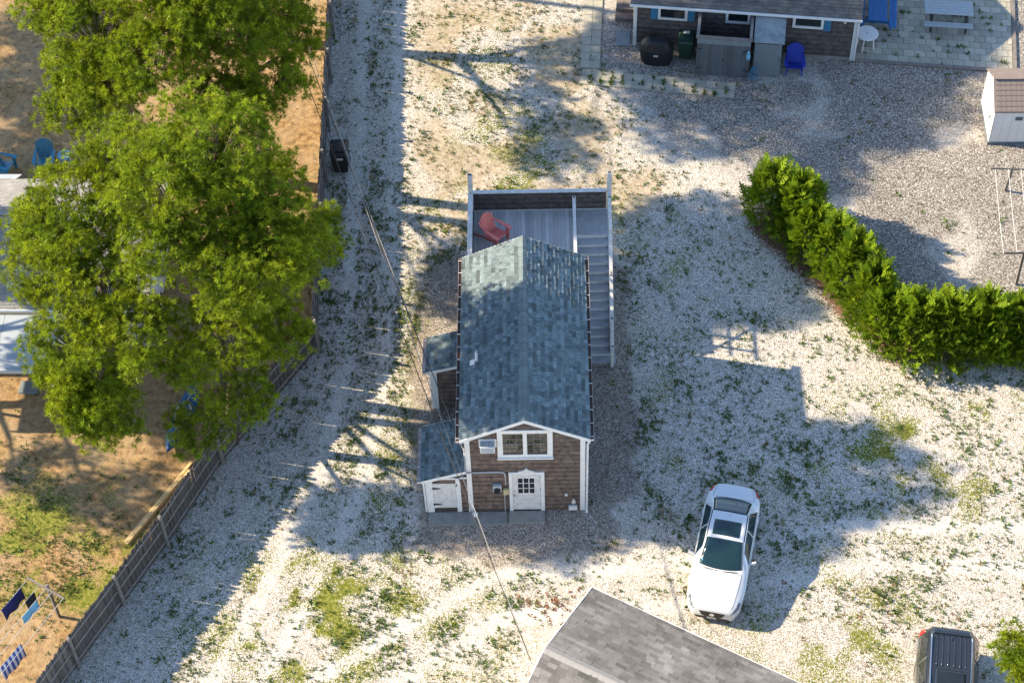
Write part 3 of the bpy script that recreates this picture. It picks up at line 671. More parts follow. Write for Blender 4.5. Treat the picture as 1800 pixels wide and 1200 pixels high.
# ================================================================ STOCKADE FENCE
fence = thing('stockade_fence', 'weathered brown wooden picket fence with three rails along the white driveway', 'fence', (-5.5, 10, 0))
FH = 1.72
pk = []
for v in range(4):
    q = MB(); w = .068; h = FH+(-.03, .0, .02, .04)[v]
    q.prism([(-w, -.04), (w, -.04), (w, h-.09), (.012, h), (-.012, h), (-w, h-.09)], 0, .018, random.random()); pk.append(q)
pmesh = []
def seg(a, b):
    a, b = Vector((*a, 0)), Vector((*b, 0)); d = b-a; L = d.length; d.normalize(); return a, b, d, L
pts = [(-5.80, 27.5), (-5.42, 6.72), (-8.35, 2.05), (-9.86, -1.14), (-12.20, -5.50), (-14.3, -9.6)]
cnt = 0; extra = MB()
for i in range(len(pts)-1):
    a, b, d, L = seg(pts[i], pts[i+1]); ang = math.atan2(d.y, d.x); nrm = Vector((-d.y, d.x, 0))   # travelling towards -y: +nrm points to +x (driveway)
    k = int(L/.105)
    for j in range(k):
        p_ = a+d*((j+.5)*L/k)-nrm*(.02*(j % 2)); v = random.randrange(4); lean = random.gauss(0, .012)
        if p_.y > 24.9 or p_.y < -7.2 or cnt >= 300:
            c, s_ = math.cos(ang), math.sin(ang)
            extra.add([(p_.x+x*c-y*s_+5.5, p_.y+x*s_+y*c-10, z) for x, y, z in pk[v].v], pk[v].f, random.random()); continue
        if len(pmesh) < 4:
            while len(pmesh) < 4:
                o = pk[len(pmesh)].build('picket', 'fence_wood', fence); pmesh.append(o.data)
                o.location = (p_.x+5.5, p_.y-10, 0); o.rotation_euler = (0, lean, ang)
                if len(pmesh) < 4: bpy.data.objects.remove(o)
        else:
            o = inst(pmesh[v], 'picket', fence, (p_.x+5.5, p_.y-10, random.uniform(-.02, .02)), (random.gauss(0, .008), lean, ang))
        cnt += 1
    np_ = max(1, round(L/2.45))
    for j in range(np_+(i == len(pts)-2)):
        p_ = a+d*(j*L/np_)+nrm*.10; q = MB().box((0, 0, .9), (.10, .10, 1.82)); o = q.build('fence_post', 'grey_wood', fence, bevel=.01); o.location = (p_.x+5.5, p_.y-10, 0); o.rotation_euler = (random.gauss(0, .012), random.gauss(0, .012), ang)
    for z in (.28, .92, 1.50):
        for j in range(np_):
            p0, p1 = a+d*(j*L/np_+.05)+nrm*.022, a+d*((j+1)*L/np_-.05)+nrm*.022
            q = MB(); q.beam(p0-Vector((-5.5, 10, -z+random.uniform(-.02, .02))), p1-Vector((-5.5, 10, -z+random.uniform(-.02, .02))), .04, .075); q.build('fence_rail', 'fence_rail', fence)
extra.build('picket_run', 'fence_wood', fence, kind='stuff')
# ================================================================ BINS
def wheelie(label, m, loc, rz):
    t = thing('wheeled_bin', label, 'bin', loc, rz)
    q = MB(); q.hexa([(-.22, -.24, .06), (.22, -.24, .06), (.22, .22, .06), (-.22, .22, .06), (-.29, -.33, .96), (.29, -.33, .96), (.29, .32, .96), (-.29, .32, .96)]); q.build('body', m, t, bevel=.03)
    q = MB(); q.hexa([(-.31, -.37, .965), (.31, -.37, .965), (.31, .35, .965), (-.31, .35, .965), (-.27, -.32, 1.03), (.27, -.32, 1.03), (.27, .33, 1.06), (-.27, .33, 1.06)]); lid = q.build('lid', m, t, bevel=.02)
    MB().bb(-.17, .17, -.22, .2, 1.045, 1.075).build('lid_panel', m, lid, bevel=.012)
    MB().tube([(-.26, .38, .93), (.26, .38, .93)], .018, 8).build('handle', m, t)
    for s in (-1, 1): MB().lathe([(.06, -.03), (.125, -.025), (.125, .025), (.06, .03)], 16, (s*.26, .26, .125), 'x').build('wheel', 'tyre_rubber', t)
    return t
b1 = wheelie('black wheeled rubbish bin standing by the fence on the white driveway', 'black_plastic', (-4.95, 15.2, 0), R(1)); b1.scale = (1.15, 1.15, 1.12)
q = MB()
for i, (x0, x1, z) in enumerate([(-.12, .11, .84), (-.11, .05, .80), (.06, .12, .80), (-.09, .12, .76)]):
    y = -.285-.1*(z-.5)/.9-.006; q.bb(x0, x1, y-.001, y, z-.012, z+.012)
q.build('printed_marking', 'white_paint', b1)
b2 = wheelie('dark green wheeled bin beside the covered grill at the cottage wall', 'green_plastic', (8.13, 20.78, 0), R(-7))
MB().bb(-.12, .12, .1, .26, 1.076, 1.08).build('lid_label', 'shed_white', b2)

# ================================================================ COTTAGE AT THE TOP
TH = R(-7.3); CX, CY = 6.15, 21.42
ct = thing('long_cottage', 'low dark shingled cottage with white windows and blue shutters at the top', 'house', (CX, CY, 0), TH)
CL, CD, CE = 8.45, 6.0, 2.28
core = MB().bb(.02, CL-.02, .02, CD, 0, CE).build('wall', 'wall_core', ct)
wins = [(.90, 2.03, 1.50, 2.17), (3.48, 4.42, 1.56, 2.17), (6.03, 7.20, 1.56, 2.17)]
q = MB(); shingles(q, (0, .02, 0), (1, 0, 0), (0, 0, 1), CL, lambda s: CE-.01, .12, .08, .2, .03, bottom=.18, skip=lambda x, z: any(a+.05 < x < b-.05 and c+.06 < z < d for a, b, c, d in wins))
shingles(q, (CL-.02, 0, 0), (0, 1, 0), (0, 0, 1), CD, lambda s: CE-.01, .12, .1, .22, .016, bottom=.18)
shingles(q, (.02, CD, 0), (0, -1, 0), (0, 0, 1), CD, lambda s: CE-.01, .12, .1, .22, .016, bottom=.18)
q.build('wall_shingles', 'dark_shingle', core, kind='stuff')
MB().bb(-.02, CL+.02, -.012, .018, 0, .17).build('foundation', 'concrete', ct)
for x0, x1 in ((-.03, .10), (CL-.10, CL+.03)): MB().bb(x0, x1, -.035, -.005, .02, CE-.1).build('corner_board', 'white_paint', ct, bevel=.004)
MB().bb(CL+.004, CL+.035, .0, .12, .02, CE-.1).build('corner_board', 'white_paint', ct)
for a, b, c, d in wins: window(ct, a, b, c, d, -.005, .1, 2, 2, 1, muntin=False)
for x0, x1 in ((.62, .88), (2.05, 2.31), (7.22, 7.48)):
    s_ = MB().bb(x0, x1, -.04, -.018, 1.48, 2.16).build('shutter', 'shutter_blue', ct)
    q = MB()
    for i in range(10): q.bb(x0+.03, x1-.03, -.05, -.0405, 1.53+i*.06, 1.565+i*.06)
    q.build('louvre', 'shutter_blue', s_)
ov = .16; rz_ = CE+.12; rp_ = .42
q = MB(); q.hexa([(-.15, -ov, CE-.02), (CL+.15, -ov, CE-.02), (CL+.15, CD/2, CE-.02+rp_*(CD/2+ov)), (-.15, CD/2, CE-.02+rp_*(CD/2+ov)), (-.15, -ov, CE+.07), (CL+.15, -ov, CE+.07), (CL+.15, CD/2, CE+.07+rp_*(CD/2+ov)), (-.15, CD/2, CE+.07+rp_*(CD/2+ov))])
q.hexa([(-.15, CD+ov, CE-.02), (CL+.15, CD+ov, CE-.02), (CL+.15, CD/2+.002, CE-.02+rp_*(CD/2+ov)), (-.15, CD/2+.002, CE-.02+rp_*(CD/2+ov)), (-.15, CD+ov, CE+.07), (CL+.15, CD+ov, CE+.07), (CL+.15, CD/2+.002, CE+.07+rp_*(CD/2+ov)), (-.15, CD/2+.002, CE+.07+rp_*(CD/2+ov))])
crf = q.build('roof', 'roof_board', ct)
q = MB(); sl_ = math.hypot(CD/2+ov, rp_*(CD/2+ov)); shingles(q, (-.16, -ov-.02, CE+.073), (1, 0, 0), (0, 1, rp_), CL+.32, lambda s: sl_, .14, .2, .34, .022, jit=.003, rowvar=.25)
shingles(q, (CL+.16, CD+ov+.02, CE+.073), (-1, 0, 0), (0, -1, rp_), CL+.32, lambda s: sl_, .14, .2, .34, .022, jit=.003, rowvar=.25)
q.build('roof_shingles', 'cottage_shingle', crf, kind='stuff')
q = MB(); q.bb(-.16, CL+.16, -ov-.10, -ov-.012, CE-.04, CE+.05); gt = q.build('gutter', 'white_paint', ct, bevel=.01)
for i in range(14): MB().bb(.2+i*.62, .225+i*.62, -ov-.11, -ov+.06, CE+.051, CE+.06).build('gutter_strap', 'white_paint', gt)
MB().tube([(CL+.1, -ov-.05, CE-.05), (CL+.06, -.07, CE-.25), (CL+.06, -.07, .1)], .035, 8).build('downspout', 'white_paint', ct)
MB().lathe([(.03, 0), (.06, .05), (.05, .12)], 10, (7.98, -.12, 2.02)).build('wall_lamp', 'pale_rope', ct)
q = MB(); q.bb(-.85, -.06, 1.6, 2.6, .0, .36); q.bb(-.85, -.06, 1.25, 1.598, .0, .18); o = q.build('porch_step', 'timber_edge', ct, bevel=.01)
# outdoor shower
def cpt(x, y): c, s_ = math.cos(TH), math.sin(TH); return (CX+x*c-y*s_, CY+x*s_+y*c, 0)
sw = thing('outdoor_shower', 'weathered dark wooden outdoor shower stall with two doors below a pale cap rail', 'shower stall', cpt(2.50, -1.42), TH)
SWW, SWH = 2.02, 2.06
for i in range(14):
    x = .03+i*(SWW-.06)/14; dr = i % 7
    MB().bb(x+.002, x+(SWW-.06)/14-.002, 0, .025, .10, 1.72).build('door_board', 'enclosure_wood', sw)
MB().bb(0, SWW, -.02, .03, 1.74, SWH-.03).build('head_board', 'cabinet_grey', sw)
MB().bb(-.05, SWW+.05, -.07, .09, SWH-.025, SWH+.015).build('cap_rail', 'timber_edge', sw, bevel=.005)
for x in (0.0, SWW-.09):
    MB().bb(x, x+.09, .035, .125, 0, SWH-.03).build('corner_post', 'grey_wood', sw)
for x in (0.0, SWW-.03):
    MB().bb(x, x+.03, .13, 1.36, .1, SWH-.05).build('side_panel', 'enclosure_wood', sw); MB().bb(x-.04, x+.07, .095, 1.36, SWH-.025, SWH+.015).build('cap_rail', 'fence_rail', sw)
for x, s_ in ((.02, 1), (SWW-.02, -1)):
    for z in (.45, 1.45): MB().prism([(x, z-.03), (x+s_*.24, z-.008), (x+s_*.24, z+.008), (x, z+.03)][::s_], -.014, -.002).build('strap_hinge', 'dark_metal', sw)
MB().bb(SWW/2-.02, SWW/2+.02, -.03, -.002, .9, 1.02).build('door_latch', 'dark_metal', sw)
MB().bb(-.08, .16, 1.22, 1.38, SWH+.16, SWH+.24).build('shower_lamp', 'shed_white', sw, bevel=.01)
# ornament hanging on the shower
hg = MB().lathe([(.01, 0), (.07, .05), (.09, .2), (.05, .32), (.06, .40), (.02, .47)], 10).build('hanging_figure', 'sky_cloth', None, smooth=True); hg.location = Vector(cpt(4.46, -1.55))+Vector((0, 0, 1.15)); tag(hg, 'small pale blue ornament hanging on the outdoor shower corner', 'ornament')
# cabinet
cb = thing('storage_cabinet', 'tall grey utility cabinet with sloping translucent roof beside the outdoor shower', 'cabinet', cpt(4.66, -1.18), TH)
MB().bb(0, 1.04, 0, 1.0, .04, 1.78).build('body', 'cabinet_grey', cb, bevel=.01)
MB().bb(.02, 1.02, -.02, -.004, .08, 1.70).build('door', 'cabinet_grey', cb, bevel=.006)
MB().bb(.06, .90, -.026, -.0, 1.72, 1.77).build('vent_gap', 'black_plastic', cb)
q = MB(); q.hexa([(-.04, -.10, 1.82), (1.12, -.10, 1.82), (1.12, 1.06, 2.16), (-.04, 1.06, 2.16), (-.04, -.10, 1.85), (1.12, -.10, 1.85), (1.12, 1.06, 2.19), (-.04, 1.06, 2.19)]); q.build('roof_panel', 'panel_translucent', cb)
MB().bb(.95, .98, -.05, -.02, .9, 1.05).build('handle', 'dark_metal', cb)
# hose
q = MB(); p0 = cpt(4.56, -1.56); q.tube([(p0[0]+.09*math.sin(a*1.1)+.012*a, p0[1]+.02*math.cos(a*2.3), .14+.33*(1+math.sin(a))) for a in [i*.42 for i in range(60)]], .016, 6)
o = q.build('garden_hose', 'shutter_blue', None, smooth=True); tag(o, 'blue garden hose bundled between shower stall and cabinet', 'hose')
# covered grill
gr = thing('covered_grill', 'barbecue grill under a black fabric cover at the cottage wall', 'grill', cpt(.95, -.72), TH)
q = MB(); ring = []
prof = [(.60, .36, 0), (.64, .38, .35), (.66, .40, .72), (.60, .36, .86), (.42, .30, 1.08), (.30, .20, 1.14)]
nn_ = 10
for (rx, ry, z) in prof:
    for k in range(nn_):
        a = 2*math.pi*(k+.5)/nn_; ring.append((rx*math.copysign(abs(math.cos(a))**.7, math.cos(a))*(1+.03*math.sin(7*a+z*9)), ry*math.copysign(abs(math.sin(a))**.7, math.sin(a)), z))
fs = [(i*nn_+k, i*nn_+(k+1) % nn_, (i+1)*nn_+(k+1) % nn_, (i+1)*nn_+k) for i in range(len(prof)-1) for k in range(nn_)]+[tuple(range((len(prof)-1)*nn_, len(prof)*nn_))]
q.add(ring, fs); q.build('fabric_cover', 'cover_black', gr, bevel=.02)
MB().bb(-.1, .08, -.424, -.40, .55, .63).build('cover_label', 'grey_plastic', gr)
# round table
def round_table(m, label, loc, r, h, group=None):
    t = thing('round_table', label, 'table', loc, .3, group)
    MB().lathe([(.02, h-.035), (r-.02, h-.035), (r, h-.015), (r-.005, h), (.03, h), (.03, h-.01)], 32).build('table_top', m, t)
    MB().lathe([(.025, h+.001), (.02, h+.003)], 12).build('umbrella_hole', 'dark_metal', t)
    for k in range(4):
        a = math.pi/4+k*math.pi/2; MB().tube([(math.cos(a)*r*.62, math.sin(a)*r*.62, h-.036), (math.cos(a)*r*.78, math.sin(a)*r*.78, 0)], .028, 8).build('leg', m, t)
    return t
round_table('white_paint', 'round white plastic garden table on the paved patio by the cottage corner', (15.12, 21.05, .045), .43, .72)
round_table('sky_cloth', 'small pale round table between teal chair and pine', (-15.32, 15.7, 0), .26, .48)
# picnic tables
def picnic(m, leg_m, label, loc, rz, L=1.8, top=.72):
    t = thing('picnic_table', label, 'picnic table', loc, rz)
    for i in range(5): MB().bb(-L/2, L/2, -.36+i*.146, -.36+i*.146+.138, .72, .755).build('top_plank', m, t, bevel=.006)
    for s in (-1, 1):
        for i in range(2): y = s*.62+(i-.5)*.145; MB().bb(-L/2, L/2, y-.068, y+.068, .42, .455).build('bench_plank', m, t, bevel=.006)
        x = s*L*.36
        MB().bb(x-.02, x+.02, -.36, .36, .65, .718).build('cross_beam', leg_m, t); MB().bb(x-.02, x+.02, -.74, .74, .35, .418).build('cross_beam', leg_m, t)
        for k in (-1, 1): MB().beam((x+.045, k*.60, 0), (x+.045, k*.28, .70), .04, .09, (1, 0, 0)).build('leg', leg_m, t)
    return t
picnic('table_blue', 'table_blue', 'blue picnic table with benches against the cottage end wall', (15.72, 22.75, .045), R(90-7.5), 2.1)
picnic('grey_plastic', 'dark_metal', 'pale grey picnic table with dark legs in the middle of the patio', (18.42, 22.32, .045), R(-6.5), 1.85)
# ================================================================ PATIO, WALKWAY
def paved(name, label, org, ang, rects, pw, ph, jit=.0, stagger=True):
    t = tag(bpy.data.objects.new(name, None), label, None, kind='structure'); COL.objects.link(t); t.location = (*org, 0); t.rotation_euler = (0, 0, ang)
    pm = [MB().bb(-.5, .5, -.5, .5, .0, .045, r=random.random()).build('paver', 'paver', t) for _ in range(6)]; data = [o.data for o in pm]
    for o in pm: bpy.data.objects.remove(o)
    for (x0, x1, y0, y1) in rects:
        r = 0; y = y0
        while y < y1-.05:
            h = min(ph, y1-y); x = x0-(pw/2 if stagger and r % 2 else 0)
            while x < x1-.02:
                a, b = max(x, x0), min(x+pw, x1); x += pw
                if b-a < .06: continue
                inst(random.choice(data), 'paver', t, ((a+b)/2, y+h/2, random.uniform(-.006, .004)), (random.gauss(0, .006), random.gauss(0, .006), random.gauss(0, .006)), (b-a-.014, h-.014, 1))
            y += h; r += 1
    return t
pt = paved('patio', 'square grey concrete pavers with weeds in the joints', (14.62, 20.42), R(-7.2), [(.0, 6.05, .0, 5.6)], .42, .34)
MB().bb(0, 6.05, 0, 5.6, -.03, .006).build('joint_sand', 'timber_edge', pt)
MB().bb(-.05, 6.25, -.16, -.015, 0, .075).build('timber_edging', 'grey_wood', pt, bevel=.008); MB().bb(6.07, 6.21, -.01, 5.6, 0, .075).build('timber_edging', 'grey_wood', pt, bevel=.008)
wk = paved('paved_path', 'two paver wide path of pale square slabs bending towards the shower', (3.98, 19.30), R(-9.0), [(.0, 5.95, .05, .85)], .40, .40, stagger=False)
wk2 = paved('paved_walkway', 'pale paver walk running up beside the cottage', (4.02, 20.2), R(-3.5), [(.02, .78, .0, 6)], .38, .42, stagger=False)
# weeds in joints
wx = []; wy = []
for _ in range(150):
    u, v_ = random.uniform(0, 6), round(random.uniform(0, 5.5)/.34)*.34
    if vn(np.array([u*1.0]), np.array([v_*1.0]), 1.0, 2)[0] < .5: continue
    c, s_ = math.cos(R(-7.2)), math.sin(R(-7.2)); wx.append(14.62+u*c-v_*s_); wy.append(20.42+u*s_+v_*c)
for _ in range(60):
    u, v_ = round(random.uniform(0, 5.9)/.4)*.4+random.gauss(0, .02), random.uniform(.05, .85)
    c, s_ = math.cos(R(-9)), math.sin(R(-9)); wx.append(3.98+u*c-v_*s_); wy.append(19.3+u*s_+v_*c)
wx, wy = np.array(wx), np.array(wy)
o = tufts('joint_weeds', 'grass_blade', wx, wy, rng.uniform(.05, .13, len(wx)), np.full(len(wx), .10), 12, 'green weeds growing in the paver joints'); o.location.z = .045
o = MB().prismz([(-.3, -.42), (.25, -.45), (.3, .4), (-.26, .43)], 0, .04).build('stepping_stone', 'cabinet_grey', None, bevel=.01); o.location = (5.75, 21.8, 0); tag(o, 'flat bluish stepping slab in the gravel left of the covered grill', 'slab')
# ================================================================ GARDEN SHED (right edge)
gs = thing('garden_shed', 'off white resin garden shed with brown tiled roof at the right edge', 'shed', (19.12, 15.85, 0), R(-1))
SW, SD, SE, SR = 2.3, 2.1, 1.78, 2.42
q = MB(); q.add([(0, 0, .12), (SW, 0, .12), (SW, SD, .12), (0, SD, .12), (0, 0, SE), (SW, 0, SE), (SW, SD, SE), (0, SD, SE), (0, SD/2, SR), (SW, SD/2, SR)],
      [(0, 1, 5, 4), (1, 2, 6, 9, 5), (2, 3, 7, 6), (3, 0, 4, 8, 7)]); q.build('wall', 'shed_white', gs)
MB().bb(-.03, SW+.03, -.03, SD+.03, 0, .12).build('base', 'shed_base', gs)
for i in range(7): MB().bb(.04+i*.32, .045+i*.32, -.006, -.001, .14, SE-.05).build('panel_seam', 'grey_plastic', gs)
q = MB(); sl2 = math.hypot(SD/2+.08, SR-SE); rr = (SR-SE)/(SD/2)
for s_ in (0, 1):
    y0, y1 = (-.08, SD/2) if s_ == 0 else (SD+.08, SD/2)
    q.hexa([(-.05, y0, SE-.05), (SW+.05, y0, SE-.05), (SW+.05, y1, SR), (-.05, y1, SR), (-.05, y0, SE-.01), (SW+.05, y0, SE-.01), (SW+.05, y1, SR+.04), (-.05, y1, SR+.04)])
srf = q.build('roof', 'shed_roof', gs)
nrow, ncol = 6, 12
for r in range(nrow):
    for c in range(ncol):
        u0 = .03+c*(SW-.06)/ncol; f0, f1 = r/nrow*.9+.01, (r+1)/nrow*.9
        yy0, yy1 = -.08+f0*(SD/2+.08), -.08+f1*(SD/2+.08); zz0, zz1 = SE-.01+f0*(SR+.05-SE), SE-.01+f1*(SR+.05-SE)
        w_ = (SW-.06)/ncol-.012
        tl = MB(); tl.hexa([(0, 0, .003), (w_, 0, .003), (w_, yy1-yy0, zz1-zz0+.003), (0, yy1-yy0, zz1-zz0+.003), (0, 0, .022), (w_, 0, .022), (w_, yy1-yy0, zz1-zz0+.006), (0, yy1-yy0, zz1-zz0+.006)])
        if r == 0 and c == 0: tp = tl.build('roof_tile', 'shed_roof', srf); tdat = tp.data; tp.location = (u0, yy0, zz0)
        else: inst(tdat, 'roof_tile', srf, (u0, yy0, zz0))
MB().bb(-.06, SW+.06, SD/2-.13, SD/2+.13, SR+.03, SR+.065).build('ridge_cap', 'shed_roof', srf, bevel=.012)
q = MB(); q.bb(.78, 1.08, -.012, -.004, 1.26, 1.46); vt = q.build('wall_vent', 'grey_plastic', gs)
for i in range(4): MB().bb(.80, 1.06, -.02, -.013, 1.28+i*.045, 1.305+i*.045).build('vent_slat', 'dark_metal', vt)
MB().bb(-.012, -.004, .35, .95, .2, 1.7).build('side_door', 'shed_white', gs); MB().bb(-.05, -.013, .42, .46, .95, 1.10).build('handle', 'dark_metal', gs)
# ================================================================ CLOTHES LINES
def tee(name, label, loc, ang, h=1.9, half=.75, lean=0.0, m='grey_wood'):
    t = thing(name, label, 'clothes post', loc, ang)
    MB().box((0, 0, h/2), (.09, .09, h)).build('post', m, t, bevel=.008)
    MB().box((0, -.07, h-.10), (half*2, .045, .09)).build('crossbar', m, t, bevel=.006)
    t.rotation_euler = (lean, 0, ang)
    return t
def cord(name, label, a, b, sag, r=.008, m='pale_rope', group=None):
    a, b = Vector(a), Vector(b); q = MB(); q.tube([a.lerp(b, i/16)-Vector((0, 0, sag*4*(i/16)*(1-i/16))) for i in range(17)], r, 5)
    o = q.build(name, m, None); tag(o, label, 'line', group); return o
ca = math.atan2(-.77, 1.25); dr = Vector((-.525, -.851, 0)); bar = Vector((.851, -.525, 0))
tee('clothes_post', 'grey wooden clothes post with crossbar and four lines, behind the towels', (-13.0, -3.72, 0), ca, 1.95, .74)
far_ = Vector((-13.0, -3.72, 0))+dr*8.5
tee('clothes_post', 'second clothes post at the far end of the towel lines', tuple(far_), ca, 1.95, .74)
offs = [-.70, -.25, .25, .70]; nm4 = ['outermost line holding the navy and green towels', 'second line from the green towel, holding the black and light blue cloths', 'third line, passing over the left half of the striped towel', 'line nearest the fence, carrying the striped towel']
base_ = Vector((-13.0, -3.72, 1.85))
for o_, s_ in zip(offs, nm4): cord('clothes_line', 'thin pale clothes '+s_, base_+bar*o_+dr*.05, far_+Vector((0, 0, 1.85))+bar*o_-dr*.12, .10)
def towel(name, label, m, off, t0, w, drop, both=True):
    """cloth over a line: off = line offset, t0 = metres from the post"""
    q = MB(); nU, nV = 10, 8; p = base_+bar*off+dr*t0; vs = []
    sag = .10*4*((t0+w/2)/8.5)*(1-(t0+w/2)/8.5); p = p-Vector((0, 0, sag-.012))
    for i in range(nU+1):
        for j in range(-nV//4, nV+1):
            s_ = j/nV*drop; k = .035*math.sin(i*1.1+off*5)*abs(j)/nV
            vs.append((i/nU*w, (.02 if j > 0 else -.02)*(1 if j else 0)+k, -abs(s_)))
    c_ = nV+nV//4+1; fs = [(i*c_+j, (i+1)*c_+j, (i+1)*c_+j+1, i*c_+j+1) for i in range(nU) for j in range(c_-1)]
    q.add(vs, fs); o = q.build(name, m, None, smooth=True); o.location = p; o.rotation_euler = (0, 0, math.atan2(dr.y, dr.x))
    sd = o.modifiers.new('thickness', 'SOLIDIFY'); sd.thickness = .008
    tag(o, label, 'towel'); return o
towel('towel', 'navy blue towel pegged nearest the clothes post', 'navy_cloth', -.70, .45, .92, .62)
towel('towel', 'dark green towel at the left picture edge', 'green_cloth', -.70, 2.05, .85, .62)
towel('towel', 'black cloth hanging behind the light blue towel', 'black_cloth', -.25, .35, .42, .75)
towel('towel', 'light blue towel on the line beside the clothes post', 'sky_cloth', .02, .55, .70, .40)
towel('towel', 'blue and white striped towel on the lines nearest the fence', 'stripe_cloth', .55, 1.95, 1.0, .75)
cord('clothes_line', 'short cord holding the light blue towel near the post', base_+bar*.02+dr*.05, base_+bar*.02+dr*4.0, .0)
tee('clothes_post', 'leaning grey clothes post at the right edge below the shed', (19.43, 13.54, 0), R(-4), 1.60, .78, R(8))
tee('clothes_post', 'grey clothes post standing behind the hedge at the right edge', (19.15, 9.13, 0), R(0), 1.85, .72, R(-2))
for i, o_ in enumerate((-.72, -.25, .2, .68)):
    cord('clothes_line', 'white clothes line at the right edge, number %s from the left between the two posts' % ('one', 'two', 'three', 'four')[i], (19.5+o_, 13.22, 1.50), (19.15+o_, 9.10, 1.74), .10, .008, 'white_paint')
# lumber, kayak, stakes
for i, (dx, dl) in enumerate(((0, 3.6), (.12, 3.3), (.05, 3.0))):
    q = MB(); a = Vector((-11.2+dx, -1.0-.05*i, .03+.045*(i == 2))); q.beam(a, a+Vector((1.82, 3.0, 0)).normalized()*dl, .10, .04); o = q.build('lumber_board', 'fresh_lumber', None, bevel=.004)
    tag(o, ('long pale board lying nearest the open yard along the fence', 'pale board lying closest to the fence', 'shorter pale board lying on top of the two long ones')[i], 'board', 'pale boards along the fence')
ky = thing('kayak', 'blue kayak lying under the pine beside the fence', 'kayak', (-9.75, 3.9, .17), math.atan2(-2.9, -.75))
q = MB(); vs = []; ns = 15
for i in range(ns):
    t = i/(ns-1)*2-1; w_ = .34*(1-abs(t)**2.6)+.01; h_ = .15+.08*abs(t)**3
    for k in range(10): a = 2*math.pi*k/10; vs.append((t*1.6, w_*math.cos(a), .17*math.sin(a)*(1-abs(t)**4*.7)+(h_-.15)))
q.add(vs, [(i*10+k, i*10+(k+1) % 10, (i+1)*10+(k+1) % 10, (i+1)*10+k) for i in range(ns-1) for k in range(10)]+[tuple(range(10)), tuple(range((ns-1)*10, ns*10))]); q.build('hull', 'kayak_blue', ky, smooth=True)
q = MB(); q.lathe([(.25, 0), (.27, .05), (.23, .06), (.21, 0)], 18); q.v = [(a*1.7, b, c+.13) for a, b, c in q.v]; q.build('cockpit_rim', 'pale_rope', ky, smooth=True)
MB().tube([(-1.2, .1, .2), (.2, -.12, .23), (1.0, .1, .21)], .016, 6).build('paddle', 'pale_rope', ky)
for i, (x, y, h, l) in enumerate(((6.24, -.28, .52, 'thin dark wooden stake, the one farther from the white car'), (6.51, -.46, .46, 'thin dark wooden stake, the one nearer the white car'))):
    o = MB().box((0, 0, h/2), (.085, .075, h)).build('wooden_stake', 'grey_wood', None); o.location = (x, y, 0); o.rotation_euler = (.06*(1-2*i), .04, .3); tag(o, l, 'stake')
# ================================================================ GARAGE ROOF (bottom) AND NEIGHBOUR'S HOUSE (left)
ga = thing('garage', 'grey shingled garage roof cutting in at the bottom edge', 'garage', (3.85, -4.52, 0), R(-29.0))
HS, RZ, EZ = 2.95, 3.62, 2.62; LG = 12.0
MB().prism([(.25, 0), (LG, 0), (LG, EZ), (.25, EZ)], -2*HS+.3, -.3).build('wall', 'shed_white', ga)
MB().add([(.25, -.3, EZ), (.25, -2*HS+.3, EZ), (.25, -HS, RZ-.1), (LG, -.3, EZ), (LG, -2*HS+.3, EZ), (LG, -HS, RZ-.1)], [(0, 1, 2), (3, 5, 4), (0, 2, 5, 3), (2, 1, 4, 5)]).build('gable', 'shed_white', ga)
q = MB()
for s_ in (0, 1):
    ye = 0 if s_ == 0 else -2*HS
    q.hexa([(0, ye, EZ-.06), (LG+.2, ye, EZ-.06), (LG+.2, -HS, RZ-.06), (0, -HS, RZ-.06), (0, ye, EZ-.004), (LG+.2, ye, EZ-.004), (LG+.2, -HS, RZ-.004), (0, -HS, RZ-.004)])
grf = q.build('roof', 'roof_board', ga)
q = MB(); gl = math.hypot(HS, RZ-EZ)
shingles(q, (LG+.2, .02, EZ), (-1, 0, 0), (0, -HS, RZ-EZ), LG+.21, lambda s: gl, .135, .27, .31, .024, jit=.003, rowvar=.22)
shingles(q, (-.01, -2*HS-.02, EZ), (1, 0, 0), (0, HS, RZ-EZ), LG+.21, lambda s: gl, .135, .27, .31, .024, jit=.003, rowvar=.22)
q.build('roof_shingles', 'garage_shingle', grf, kind='stuff')
for a_, b_ in (((-.03, .04, EZ-.03), (LG+.2, .04, EZ-.03)), ((-.025, .03, EZ-.02), (-.025, -HS, RZ-.02)), ((-.025, -2*HS, EZ-.02), (-.025, -HS-.002, RZ-.02))): MB().beam(a_, b_, .03, .09).build('drip_edge', 'white_paint', ga)
x = 0
gcap = None
while x < 8:
    if gcap is None:
        q = MB(); sg = (RZ-EZ)/HS; hw = .15
        for s_ in (-1, 1): q.hexa([(0, 0, .012), (.24, 0, .004), (.24, s_*hw, .004-hw*sg), (0, s_*hw, .012-hw*sg), (0, 0, .03), (.24, 0, .016), (.24, s_*hw, .016-hw*sg), (0, s_*hw, .03-hw*sg)], .5)
        o = q.build('ridge_cap', 'neighbour_shingle', grf); gcap = o.data
    else: o = inst(gcap, 'ridge_cap', grf)
    o.location = (x, -HS, RZ+.008); x += .2
nh = thing('neighbour_house', 'grey roofed house half hidden under the big pine at the left edge', 'house', (-14.3, 6.66, 0), R(-1.5))
MB().bb(-8, 3.2, .4, 5.2, 0, 2.5).build('wall', 'shed_white', nh)
q = MB(); q.hexa([(-8.2, 0, 2.55), (3.5, 0, 2.55), (3.5, 2.9, 3.95), (-8.2, 2.9, 3.95), (-8.2, 0, 2.65), (3.5, 0, 2.65), (3.5, 2.9, 4.05), (-8.2, 2.9, 4.05)])
